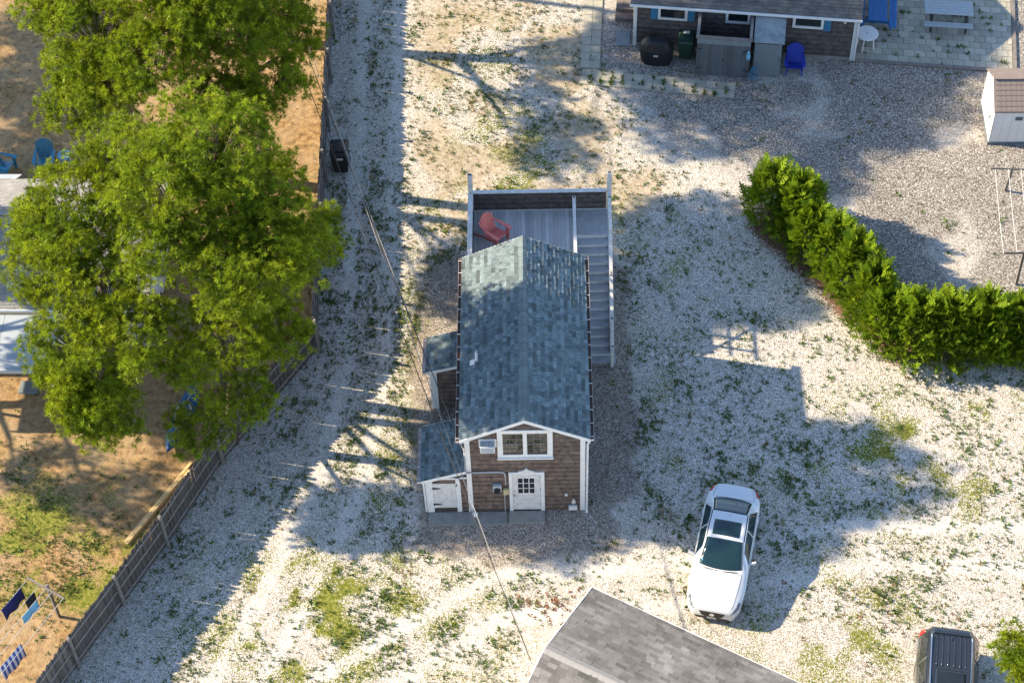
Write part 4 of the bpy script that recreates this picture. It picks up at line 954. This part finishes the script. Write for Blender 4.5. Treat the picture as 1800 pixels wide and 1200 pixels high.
q.hexa([(-8.2, 5.8, 2.55), (3.5, 5.8, 2.55), (3.5, 2.902, 3.95), (-8.2, 2.902, 3.95), (-8.2, 5.8, 2.65), (3.5, 5.8, 2.65), (3.5, 2.902, 4.05), (-8.2, 2.902, 4.05)])
nrf = q.build('roof', 'roof_board', nh)
q = MB(); nl = math.hypot(2.9, 1.4); shingles(q, (-3.2, -.02, 2.655), (1, 0, 0), (0, 2.9, 1.4), 6.7, lambda s: nl, .14, .24, .32, .022, jit=.003, rowvar=.25)
shingles(q, (3.5, 5.82, 2.655), (-1, 0, 0), (0, -2.9, 1.4), 6.7, lambda s: nl, .14, .24, .32, .022, jit=.003, rowvar=.25)
q.build('roof_shingles', 'neighbour_shingle', nrf, kind='stuff')
MB().bb(-8.2, 3.5, -.09, -.025, 2.54, 2.64).build('gutter', 'white_paint', nh)
for i in range(3): MB().bb(-5.2+i*1.9, -3.31+i*1.9, -2.45, -.12, 2.40, 2.46).build('porch_roof_panel', 'porch_metal', nh, bevel=.006)
MB().bb(-5.25, .52, -2.5, -2.452, 2.30, 2.47).build('porch_fascia', 'grey_plastic', nh)
for x in (-2.4, .35): MB().bb(x, x+.1, -2.42, -2.32, 0, 2.39).build('porch_post', 'white_paint', nh)
q = MB(); q.hexa([(-4.5, 4.4, 2.70), (-2.3, 5.4, 2.70), (-1.9, 6.15, 2.5), (-4.5, 6.15, 2.5), (-4.5, 4.4, 2.76), (-2.3, 5.4, 2.76), (-1.9, 6.15, 2.56), (-4.5, 6.15, 2.56)]); q.build('back_porch_roof', 'porch_metal', nh)
for i in range(2):
    o = MB().prismz([(-.35, -.25), (.33, -.28), (.36, .24), (-.3, .27)], 0, .04).build('stepping_stone', 'cabinet_grey', None, bevel=.01); o.location = (-15.25+i*.95, 5.3-.05*i, 0)
    tag(o, ('grey stepping stone at the left edge below the porch roof', 'grey stepping stone nearer the low pine boughs, below the porch roof')[i], 'slab')
# ================================================================ VEHICLES
def cr(P, t):      # catmull-rom through rows of P at float index t
    n = len(P); i = min(int(t), n-2); f = t-i
    a, b, c, d = P[max(i-1, 0)], P[i], P[i+1], P[min(i+2, n-1)]
    return .5*((2*b)+(-a+c)*f+(2*a-5*b+4*c-d)*f*f+(-a+3*b-3*c+d)*f**3)
class Body:
    """lofted car body; front at -y. Stations: y, zbottom, wsill, wmid, zmid, wbelt, zbelt, wedge, zedge, ztop"""
    def __init__(s, st, wheels, rw):
        s.st = np.array(st, float); s.ys = s.st[:, 0]; s.wheels = wheels; s.rw = rw
    def row(s, y):
        i = int(np.clip(np.searchsorted(s.ys, y)-1, 0, len(s.ys)-2)); f = (y-s.ys[i])/(s.ys[i+1]-s.ys[i])
        f = min(max(f, 0), 1); v = cr(s.st, i+f); zb = v[1]
        for yw in s.wheels:
            d = abs(y-yw)
            if d < s.rw+.07: zb = max(zb, s.rw+math.sqrt(max((s.rw+.07)**2-d*d, 0)))
        ws, wm, zm, wb, zbt, we, ze, zt = v[2:]
        zm = max(zm, zb+.02)
        h = [(ws, zb), (wm, zm), (wb, zbt), (we, ze), (we*.55, zt-(zt-ze)*.22), (0, zt)]
        return np.array([(-a, b) for a, b in h]+[(a, b) for a, b in h[-2::-1]])
    def pt(s, y, k):
        r = s.row(y); i = min(int(k), 9); f = k-i; lin = r[i]*(1-f)+r[i+1]*f
        q = cr(r, k)*.6+lin*.4
        return Vector((q[0], y, q[1]))
    def patch(s, y0, y1, k0, k1, off, ny=10, nk=10, shear=None):
        vs = []; fs = []
        for i in range(ny+1):
            for j in range(nk+1):
                kk = k0+(k1-k0)*j/nk; fy = i/ny
                y = y0+(y1-y0)*fy+(shear(fy, j/nk) if shear else 0)
                p = s.pt(y, kk); e = .02
                t1 = s.pt(y+e, kk)-s.pt(y-e, kk); t2 = s.pt(y, min(kk+e*3, 10))-s.pt(y, max(kk-e*3, 0))
                n_ = t2.cross(t1); n_.normalize()
                if n_.dot(p-Vector((0, p.y, .5))) < 0: n_ = -n_
                vs.append(p+n_*off)
        for i in range(ny):
            for j in range(nk): a = i*(nk+1)+j; fs.append((a, a+1, a+nk+2, a+nk+1))
        return vs, fs
    def skin(s):
        ys = sorted(set(list(np.linspace(s.ys[0], s.ys[-1], 80))+[yw+dy for yw in s.wheels for dy in np.linspace(-s.rw-.07, s.rw+.07, 13)]))
        ks = np.linspace(0, 10, 51); vs = []; fs = []
        for y in ys:
            for k in ks: vs.append(s.pt(y, k))
        m = len(ks)
        for i in range(len(ys)-1):
            for j in range(m-1): a = i*m+j; fs.append((a, a+1, a+m+1, a+m))
        fs.append(tuple(range(m-1, -1, -1))); fs.append(tuple(range((len(ys)-1)*m, len(ys)*m)))
        return vs, fs
def P(body, name, m, par, *a, smooth=True, **k):
    q = MB(); q.add(*body.patch(*a, **k)); o = q.build(name, m, par, smooth=smooth); sd = o.modifiers.new('thickness', 'SOLIDIFY'); sd.thickness = .006; sd.offset = -1; return o
def wheels(par, ys, x, r):
    for yw in ys:
        for s in (-1, 1):
            t = MB().lathe([(r*.62, -.10), (r*.93, -.105), (r, -.07), (r, .07), (r*.93, .105), (r*.62, .10)], 24, (s*x, yw, r), 'x').build('wheel', 'tyre_rubber', par)
            q = MB(); q.lathe([(r*.6, -.09), (r*.6, .09)], 20, (s*x, yw, r), 'x'); q.build('rim', 'chrome', t)
def mirror(par, s, x, y, z, m):
    q = MB(); q.hexa([(s*x, y-.05, z-.04), (s*(x+.22), y-.01, z-.05), (s*(x+.22), y+.07, z-.05), (s*x, y+.02, z-.04), (s*x, y-.04, z+.0), (s*(x+.21), y-.0, z+.09), (s*(x+.21), y+.07, z+.09), (s*x, y+.02, z+.02)]); o = q.build('side_mirror', m, par, bevel=.02)
    MB().bb(min(s*(x+.06), s*(x+.2)), max(s*(x+.06), s*(x+.2)), y+.071, y+.075, z-.03, z+.07).build('mirror_glass', 'glass', o)
# ---- white sedan
sd_ = [(-2.31, .32, .52, .60, .52, .56, .62, .46, .66, .68), (-2.25, .24, .64, .71, .50, .66, .68, .52, .73, .76), (-2.05, .20, .77, .84, .52, .79, .75, .60, .83, .86), (-1.45, .20, .82, .90, .55, .87, .83, .66, .92, .955),
       (-1.0, .20, .82, .90, .56, .88, .88, .69, .98, 1.02), (-.78, .20, .82, .90, .57, .88, .90, .70, 1.03, 1.075), (-.42, .20, .82, .90, .57, .88, .91, .645, 1.20, 1.25), (-.02, .20, .82, .90, .57, .88, .92, .60, 1.36, 1.405), (.45, .20, .82, .90, .57, .88, .93, .59, 1.39, 1.435),
       (.95, .20, .82, .90, .57, .88, .94, .57, 1.34, 1.385), (1.35, .20, .82, .90, .57, .87, .95, .60, 1.19, 1.23), (1.68, .20, .82, .89, .57, .86, .96, .64, 1.06, 1.095), (1.95, .22, .78, .85, .58, .80, .96, .62, 1.03, 1.065), (2.16, .26, .70, .77, .60, .71, .95, .55, 1.01, 1.035), (2.28, .32, .54, .62, .62, .56, .93, .42, .985, 1.005), (2.33, .4, .36, .44, .64, .40, .88, .30, .93, .945)]
car = thing('parked_car', 'white sedan with dark sunroof parked on the shell ground', 'car', (8.12, -2.02, 0), R(-13.0))
bd = Body(sd_, (-1.42, 1.30), .33)
MB().add(*bd.skin()).build('body', 'car_white', car, smooth=True)
P(bd, 'windshield', 'car_glass', car, -.84, -.05, 3.08, 6.92, .006, shear=lambda f, u: -.12*(1-f)*(1-(2*u-1)**2))
P(bd, 'rear_window', 'car_glass', car, .98, 1.62, 3.08, 6.92, .006, shear=lambda f, u: .08*f*(1-(2*u-1)**2))
P(bd, 'sunroof', 'car_glass', car, .06, .62, 3.6, 6.4, .006)
for s in (0, 1):
    k0, k1 = (2.2, 2.86) if s == 0 else (7.14, 7.8)
    P(bd, 'side_window', 'car_glass', car, -.55, .40, k0, k1, .006, shear=(lambda f, u, s=s: .22*(u if s == 0 else 1-u)*(1-f)))
    P(bd, 'side_window', 'car_glass', car, .46, 1.42, k0, k1, .006, shear=(lambda f, u, s=s: -.28*(u if s == 0 else 1-u)*f))
    k0, k1 = (1.55, 2.35) if s == 0 else (7.65, 8.45)
    P(bd, 'headlight', 'clear_lens', car, -2.27, -1.88, *((1.9, 2.45) if s == 0 else (7.55, 8.1)), .006)
    P(bd, 'tail_light', 'red_lens', car, 1.92, 2.2, *((1.7, 2.5) if s == 0 else (7.5, 8.3)), .006)
    k_ = 3.02 if s == 0 else 6.98
    P(bd, 'roof_seam', 'black_plastic', car, -.02, 1.0, k_-.05, k_+.05, .004)
    mirror(car, -1 if s == 0 else 1, .86, -.50, .96, 'car_white')
    for yh in (-.05, .85):
        o = MB().box(((-1 if s == 0 else 1)*.905, yh+.35, .80), (.03, .18, .03)).build('door_handle', 'chrome', car)
q = MB(); q.prism([(-.40, .66), (.40, .66), (.34, .50), (.22, .42), (-.22, .42), (-.34, .50)], -2.345, -2.30); g_ = q.build('grille', 'black_plastic', car, bevel=.01)
q = MB(); q.lathe([(.062, -.012), (.078, -.014), (.078, .0), (.062, .0)], 20, (0, -2.352, .585), 'y')
q.beam((-.035, -2.36, .54), (-.008, -2.36, .63), .014, .01, (0, 1, 0)); q.beam((.035, -2.36, .54), (.008, -2.36, .63), .014, .01, (0, 1, 0)); q.beam((-.03, -2.36, .575), (.03, -2.36, .575), .01, .01, (0, 1, 0)); q.build('emblem', 'chrome', g_)
MB().prism([(-.55, .36), (.55, .36), (.48, .26), (-.48, .26)], -2.325, -2.24).build('lower_intake', 'black_plastic', car)
MB().bb(-.15, .15, -2.36, -2.35, .34, .42).build('number_plate', 'grey_plastic', car)
for s in (-1, 1): MB().beam((s*.1, -1.02, 1.045), (s*.55, -.96, 1.03), .014, .012).build('wiper', 'black_plastic', car)
q = MB(); q.prism([(-.012, 0), (.012, 0), (.004, .06), (-.004, .06)], .80, .93); q.v = [(a, b, c+1.405) for a, b, c in q.v]; q.build('antenna_fin', 'car_white', car)
P(bd, 'sticker', 'sky_cloth', car, -.76, -.70, 3.28, 3.42, .013, ny=2, nk=2)
wheels(car, (-1.42, 1.30), .775, .33)
for a, b, c, d in ((-1.005, -.993, 3.0, 7.0), (1.70, 1.712, 3.2, 6.8), (-2.16, -1.0, 2.92, 2.955), (-2.16, -1.0, 7.045, 7.08), (1.71, 2.18, 2.92, 2.96), (1.71, 2.18, 7.04, 7.08)):
    P(bd, 'panel_gap', 'black_plastic', car, a, b, c, d, .0035, ny=(2 if b-a < .1 else 12), nk=(2 if d-c < .1 else 14))
for yy in (-.66, .42, 1.30):
    for c, d in ((.5, 2.1), (7.9, 9.5)): P(bd, 'panel_gap', 'black_plastic', car, yy, yy+.011, c, d, .0035, ny=2, nk=8)
# ---- dark SUV
sv = [(-2.42, .40, .60, .70, .6, .66, .78, .56, .82, .84), (-2.3, .30, .80, .87, .6, .82, .88, .66, .93, .96), (-1.9, .28, .86, .93, .62, .88, .98, .70, 1.04, 1.07), (-1.2, .28, .87, .95, .64, .91, 1.04, .74, 1.12, 1.15), (-.95, .28, .87, .95, .64, .91, 1.05, .75, 1.17, 1.20),
      (-.5, .28, .87, .95, .64, .92, 1.06, .70, 1.45, 1.49), (-.1, .28, .87, .95, .64, .92, 1.07, .655, 1.66, 1.70), (.6, .28, .87, .95, .64, .92, 1.08, .65, 1.71, 1.745), (1.4, .28, .87, .95, .64, .92, 1.09, .64, 1.70, 1.735), (1.95, .28, .87, .94, .64, .91, 1.10, .625, 1.67, 1.705), (2.2, .30, .85, .92, .66, .89, 1.10, .62, 1.60, 1.64), (2.36, .34, .80, .87, .68, .84, 1.08, .60, 1.32, 1.36), (2.44, .42, .70, .80, .7, .78, .98, .56, 1.06, 1.08)]
suv = thing('parked_suv', 'dark navy SUV with roof ribs at the bottom right edge', 'car', (14.36, -7.72, 0), R(-9.4))
bs_ = Body(sv, (-1.48, 1.38), .37)
MB().add(*bs_.skin()).build('body', 'car_dark', suv, smooth=True)
P(bs_, 'windshield', 'glass', suv, -.98, -.16, 3.08, 6.92, .006)
P(bs_, 'rear_window', 'glass', suv, 2.22, 2.38, 3.2, 6.8, .006)
P(bs_, 'sunroof', 'glass', suv, -.0, .75, 3.7, 6.3, .008)
q = MB()
for s in (0, 1):
    k0, k1 = (2.15, 2.85) if s == 0 else (7.15, 7.85)
    for a, b in ((-.55, .28), (.34, 1.20), (1.26, 2.12)): P(bs_, 'side_window', 'glass', suv, a, b, k0, k1, .006)
    P(bs_, 'tail_light', 'red_lens', suv, 2.15, 2.42, *((1.75, 2.55) if s == 0 else (7.45, 8.25)), .008)
    P(bs_, 'headlight', 'clear_lens', suv, -2.36, -2.0, *((2.0, 2.6) if s == 0 else (7.4, 8.0)), .008)
    mirror(suv, -1 if s == 0 else 1, .90, -.62, 1.12, 'car_dark')
    x = (-1 if s == 0 else 1)*.60
    MB().tube([(x, -.05, 1.71), (x, .1, 1.765), (x, 1.8, 1.755), (x, 1.95, 1.69)], .02, 8).build('roof_rail', 'chrome', suv)
    P(bs_, 'bumper_reflector', 'red_lens', suv, 2.405, 2.435, *((2.6, 3.4) if s == 0 else (6.6, 7.4)), .01)
for k in (3.75, 4.25, 4.75, 5.25, 5.75, 6.25): P(bs_, 'roof_rib', 'car_dark', suv, .85, 1.95, k-.05, k+.05, .016, nk=2)
P(bs_, 'spoiler', 'car_dark', suv, 1.98, 2.26, 3.1, 6.9, .035)
q = MB(); q.prism([(-.012, 0), (.012, 0), (.004, .06), (-.004, .06)], 1.78, 1.90); q.v = [(a, b, c+1.70) for a, b, c in q.v]; q.build('antenna_fin', 'chrome', suv)
wheels(suv, (-1.48, 1.38), .80, .37)

# ================================================================ TREES
def needles(C, D, rad, nb, seed, wid=.085, spread=1.15):
    """rosettes of needle blades at points C with axes D"""
    r = np.random.default_rng(seed); k = len(C)
    v = r.normal(size=(k, nb, 3)); v /= np.linalg.norm(v, axis=-1, keepdims=True)
    d = D[:, None, :]*r.uniform(.25, 1.0, (k, nb, 1))*1.0+v*spread; d /= np.linalg.norm(d, axis=-1, keepdims=True)
    L = rad[:, None, None]*r.uniform(.65, 1.1, (k, nb, 1))
    s = np.cross(d, r.normal(size=(k, nb, 3))); s /= np.linalg.norm(s, axis=-1, keepdims=True)+1e-9
    t = C[:, None, :]+d*L; m_ = C[:, None, :]+d*L*.22; w = L*wid
    V = np.stack([m_-s*w, t, m_+s*w], 2).reshape(-1, 3); F = np.arange(len(V)).reshape(-1, 3)
    rn = np.repeat(np.clip(r.normal(.5, .24, k), 0, 1), nb*3)
    return V, F, rn
def pine(label, base, lobes, seed, dens=1.0, trunk_r=.2, group='pines along the fence', name='pine_tree', nb=25, wid=.072):
    r = np.random.default_rng(seed); t = thing(name, label, 'tree', (base[0], base[1], 0), 0, group)
    B0 = np.array([base[0], base[1], 0]); L = np.array([(x, y, z) for x, y, z, q in lobes])-B0; rr = np.array([q for *_, q in lobes])
    top = L[np.argmax(L[:, 2])]; tb = MB(); tip = Vector(top)*1.0
    path = [Vector((0, 0, 0)), Vector((tip.x*.12, tip.y*.12, tip.z*.3)), Vector((tip.x*.4, tip.y*.4, tip.z*.62)), tip]
    def trunk_at(z):
        for a, b in zip(path, path[1:]):
            if a.z <= z <= b.z: return a.lerp(b, (z-a.z)/(b.z-a.z))
        return path[-1]
    tb.tube(path, [trunk_r*1.25, trunk_r, trunk_r*.7, trunk_r*.25], 9); Cs = []; Ds = []; tw = MB()
    for (c, q) in zip(L, rr):
        s0 = trunk_at(max(1.0, c[2]-q*1.1-.25*np.hypot(c[0], c[1]))); cv = Vector(c)
        cv = cv-Vector((0, 0, .45*q)); mid = s0.lerp(cv, .55)+Vector((0, 0, .1)); tb.tube([s0, mid, cv], [trunk_r*.42, trunk_r*.26, trunk_r*.10], 6)
        nbr = int(37*q*q*dens)+9
        for _ in range(nbr):
            v = r.normal(size=3); v /= np.linalg.norm(v); v[2] = v[2]*.8+.18
            e = c+v*q*np.array([1.05, 1.05, .72])*r.uniform(.45, 1.08)**.7
            tw.tube([cv.lerp(Vector(e), .3), cv.lerp(Vector(e), .65)-Vector((0, 0, .05)), Vector(e)], [.016, .011, .006], 3)
            m_ = r.integers(9, 15); o = r.normal(size=(m_, 3)); o[:, 2] = np.abs(o[:, 2])*.9-.15; o /= np.linalg.norm(o, axis=1, keepdims=True); o *= r.uniform(.2, .38, (m_, 1)); Cs.append(e+o)
            dd = o/.3+np.array([0, 0, .45])+v*.25; Ds.append(dd/np.linalg.norm(dd, axis=1, keepdims=True))
    tb.build('trunk', 'bark', t, smooth=True); C = np.concatenate(Cs); D = np.concatenate(Ds)
    V, F, rn = needles(C, D, r.uniform(.15, .23, len(C)), nb, seed, wid, .7)
    cr_ = fast_mesh('crown', V, F, rn, 'pine_needles', t)
    tw.build('branch_twigs', 'twig', t, kind='stuff')
    return t
pine('tallest pine in the big sunlit clump over the neighbour house', (-8.3, 5.2), [(-7.38, 5.63, 11.3, 2.0), (-8.67, 4.96, 10.4, 1.9), (-6.18, 5.34, 9.8, 1.6), (-5.65, 3.46, 8.8, 1.7), (-4.75, 5.39, 7.4, 1.05), (-7.09, 4.17, 8.9, 1.4), (-10.6, 7.3, 9.0, 1.4), (-6.6, 2.5, 9.2, 1.4), (-8.9, 3.2, 9.4, 1.2)], 21, 1.0, .24)
pine('broad yellow green pine whose boughs cover the grey roof at the left edge', (-12.6, 5.2), [(-11.9, 5.63, 8.4, 1.9), (-12.95, 4.59, 7, 1.35), (-11.14, 3.4, 7.4, 1.4), (-10.15, 2.05, 7, 1.45), (-12.03, 2.25, 6.5, 1.35), (-13.2, 5.9, 7.3, 1.2), (-10.4, 5.9, 8.7, 1.1)], 22, 1.0, .22)
pine('low pine with rounded boughs hanging over the needle yard', (-12.2, 4.2), [(-11.7, 1.6, 4.9, 1.35), (-12.6, 2.2, 4.9, .95), (-11.27, .99, 3.9, 1.05), (-12.1, 1.2, 4.3, .9)], 23, 1.1, .15)
pine('dark green pine leaning over the bend in the fence', (-8.0, 2.9), [(-7.26, 2.15, 6.5, 1.4), (-8.63, 2.05, 5.4, .9), (-7.02, 1.79, 4, 1.0), (-8.56, 1.2, 3, .85), (-5.93, 2.7, 6, 1.1), (-6.6, 3.4, 6.8, 1.2)], 24, .85, .17)
pine('bright pine in the upper left corner beside the shaded yard', (-12.4, 14.6), [(-12.2, 13.2, 9, 1.7), (-11.65, 11.8, 8, 1.5), (-13.0, 11.8, 7, 1.2), (-10.05, 11.57, 9.2, 1.6), (-10.3, 14.4, 11, 1.8), (-13.76, 14.88, 9, 1.4), (-11.5, 15.5, 11.8, 1.8), (-12.9, 13.3, 7.2, 1.2)], 25, 1.0, .23)
pine('dark shaded pine at the top beside the fence', (-7.6, 14.6), [(-7.5, 13.07, 9, 1.7), (-6.6, 12.3, 7.4, 1.3), (-6.1, 14.8, 7, 1.1), (-8.2, 11.9, 7, 1.25), (-6.6, 15.4, 8.2, 1.3), (-7.4, 15.2, 10.6, 1.9), (-9.0, 14.9, 9.2, 1.4), (-8.5, 12.8, 10.5, 1.5), (-9.4, 12.2, 10.2, 1.2)], 26, 1.0, .22)
pine('tall pine rising beyond the top picture edge', (-9.2, 22.2), [(-9, 22, 12.2, 2.1), (-7.6, 23.0, 10.5, 1.8), (-10.6, 22.8, 10.4, 1.8), (-8.6, 20.6, 9.4, 1.7), (-7.2, 21.4, 12.2, 1.5), (-10, 24.4, 9, 1.7), (-7.4, 24.8, 13, 1.8), (-8.5, 19.5, 6.5, 1.1), (-7.0, 20.6, 5.2, .9), (-9.5, 18.2, 7, 1.1), (-8, 23, 6.2, 1.1), (-6.9, 24.5, 7, 1), (-6.5, 22.8, 13, 1.7), (-5.6, 21.6, 12.2, 1.4), (-6.2, 18.8, 10.8, 1.2), (-7.6, 18.2, 11.2, 1.3)], 27, .7, .25, nb=12, wid=.14)
pine('tall pine beyond the top edge behind the driveway', (-6.9, 28.5), [(-6.5, 28, 13, 2.1), (-5.4, 27.2, 11, 1.7), (-8, 29, 11, 1.9), (-5.6, 25.6, 13.4, 1.5), (-7, 30.5, 10, 1.8), (-4.6, 29.3, 11.6, 1.6), (-8.2, 25, 13.8, 1.8), (-6.0, 24, 12.6, 1.5)], 28, .7, .25, nb=12, wid=.14)
pine('pine standing left of the picture, shading the needle yard', (-22, 5.0), [(-21.2, 6.6, 7.0, 1.7), (-20.2, 5.6, 6.0, 1.3), (-22.6, 3, 6.4, 1.5), (-21.6, 8.2, 7.4, 1.5), (-23, 3.6, 5.0, 1.2), (-21.9, 9.9, 7, 1.6), (-20.6, 9.4, 6.2, 1.3)], 29, .8, .2, nb=10, wid=.16)
pine('pine standing left of the picture, shading the upper yard', (-29.5, 20), [(-29.8, 19.6, 8, 2.1), (-28.2, 18, 7.2, 1.8), (-30.6, 22.6, 7.6, 1.8), (-28.4, 21.6, 7.2, 1.7), (-30.2, 17, 7.4, 1.7), (-28, 24.4, 7, 1.8), (-31, 25.6, 8, 1.8)], 30, .9, .22, nb=10, wid=.16)
pine('young pine in the bottom right corner beside the dark SUV', (16.9, -7.6), [(16.5, -7.0, 2.5, .75), (17.2, -7.4, 3.2, .8), (16.8, -8.1, 2.4, .8), (17.3, -6.4, 2.3, .6)], 31, 1.5, .09, 'young pine')
# ---- arborvitae hedge
def shrub(label, x, y, h, rad, seed):
    r = np.random.default_rng(seed); t = thing('hedge_shrub', label, 'shrub', (x, y, 0), 0, 'evergreen hedge shrubs')
    n_ = int(2300*h*rad/2.4); z = h*(.06+.94*r.random(n_)**.85); u = z/h
    R_ = rad*np.clip(1.06-.74*u**2.2, .1, 1)*(.82+.18*np.sin(u*9+seed)); th = r.random(n_)*2*np.pi; q = np.sqrt(r.uniform(.35, 1.0, n_))
    lob = 1+.16*np.sin(3*th+seed)+.10*np.sin(7*th+seed*2+u*6)
    C = np.stack([np.cos(th)*R_*q*lob, np.sin(th)*R_*q*lob, z], -1)
    D = np.stack([np.cos(th)*.75, np.sin(th)*.75, .35+.9*u], -1)+r.normal(0, .28, (n_, 3)); D /= np.linalg.norm(D, axis=1, keepdims=True)
    L = r.uniform(.17, .34, n_)+(r.random(n_) < .2)*r.uniform(.1, .40, n_); S_ = np.cross(D, r.normal(size=(n_, 3))); S_ /= np.linalg.norm(S_, axis=1, keepdims=True)
    Vs = []
    def blade(b, tip, side, w): m_ = (b*.5+tip*.5); Vs.append(np.stack([b, m_-side*w, tip, m_+side*w], 1))
    E_ = C+D*L[:, None]; N_ = np.cross(D, S_)
    blade(C, E_, S_, (L*.06)[:, None])
    for f, sg in ((.22, 1), (.34, -1), (.46, 1), (.58, -1), (.70, 1), (.8, -1)):
        b = C+D*(L*f)[:, None]; d2 = D*.75+S_*sg*.62; tip = b+d2*(L*(.52-.42*f))[:, None]; blade(b, tip, np.cross(d2, N_), (L*.055)[:, None])
    nb = len(Vs); V = np.stack(Vs, 1).reshape(-1, 3); F = np.arange(len(V)).reshape(-1, 4); rn = np.repeat(np.clip(r.normal(.5, .25, n_), 0, 1), nb*4)
    fast_mesh('foliage', V, F, rn, 'hedge_leaf', t, nper=4)
    q = MB(); q.tube([(0, 0, 0), (.02, .01, h*.5), (0, 0, h*.85)], [.06, .04, .012], 7); q.build('stem', 'bark', t)
    return t
hp = [(10.7, 12.4, 2.55, .9), (11.65, 11.75, 2.65, 1.0), (12.0, 10.75, 2.3, .9), (12.75, 9.9, 2.5, 1.0), (13.35, 8.9, 2.65, 1.05), (13.85, 7.85, 2.4, .95), (14.2, 6.85, 2.2, 1.0),
      (15.15, 6.35, 2.5, 1.1), (16.25, 6.2, 2.6, 1.15), (17.35, 6.15, 2.75, 1.2), (18.45, 6.05, 2.6, 1.15), (19.5, 5.95, 2.6, 1.15), (20.6, 5.9, 2.5, 1.1)]
ordn = ['first', 'second', 'third', 'fourth', 'fifth', 'sixth', 'seventh']
for i, (x, y, h, rd) in enumerate(hp):
    lb = ('%s evergreen shrub along the slanting hedge row, counted from its upper end' % ordn[i]) if i < 7 else ('%s evergreen shrub of the level hedge row, counted from the hedge corner' % ordn[i-7])
    shrub(lb, x, y, h, rd, 50+i)
# ================================================================ OVERHEAD WIRES
pole = thing('utility_pole', 'wooden utility pole beyond the top picture edge carrying the wires', 'pole', (-9.6, 26.5, 0))
MB().tube([(0, 0, 0), (0, 0, 9.5)], [.15, .11], 10).build('post', 'bark', pole); MB().box((0, 0, 8.9), (1.8, .1, .12)).build('crossarm', 'grey_wood', pole)
def wire(label, a, b, sag, r, m):
    o = cord('overhead_wire', label, a, b, sag, r, m); o['category'] = 'wire'; return o
wire('dark overhead wire running to the front left corner of the cottage', (-9.6, 26.4, 8.8), (-.07, -.06, 3.75), 1.1, .016, 'wire_black')
wire('grey overhead wire ending at the cottage corner, beside the dark one', (-9.3, 26.4, 8.8), (-.06, -.09, 3.62), 1.3, .010, 'wire_grey')
wire('dark overhead wire passing in front of the white shed to the garage', (-10.0, 26.4, 8.8), (1.98, -7.35, 3.42), 1.0, .014, 'wire_black')
wire('grey overhead wire passing in front of the white shed to the garage', (-9.2, 26.4, 8.7), (2.02, -7.42, 3.30), 1.0, .012, 'wire_grey')
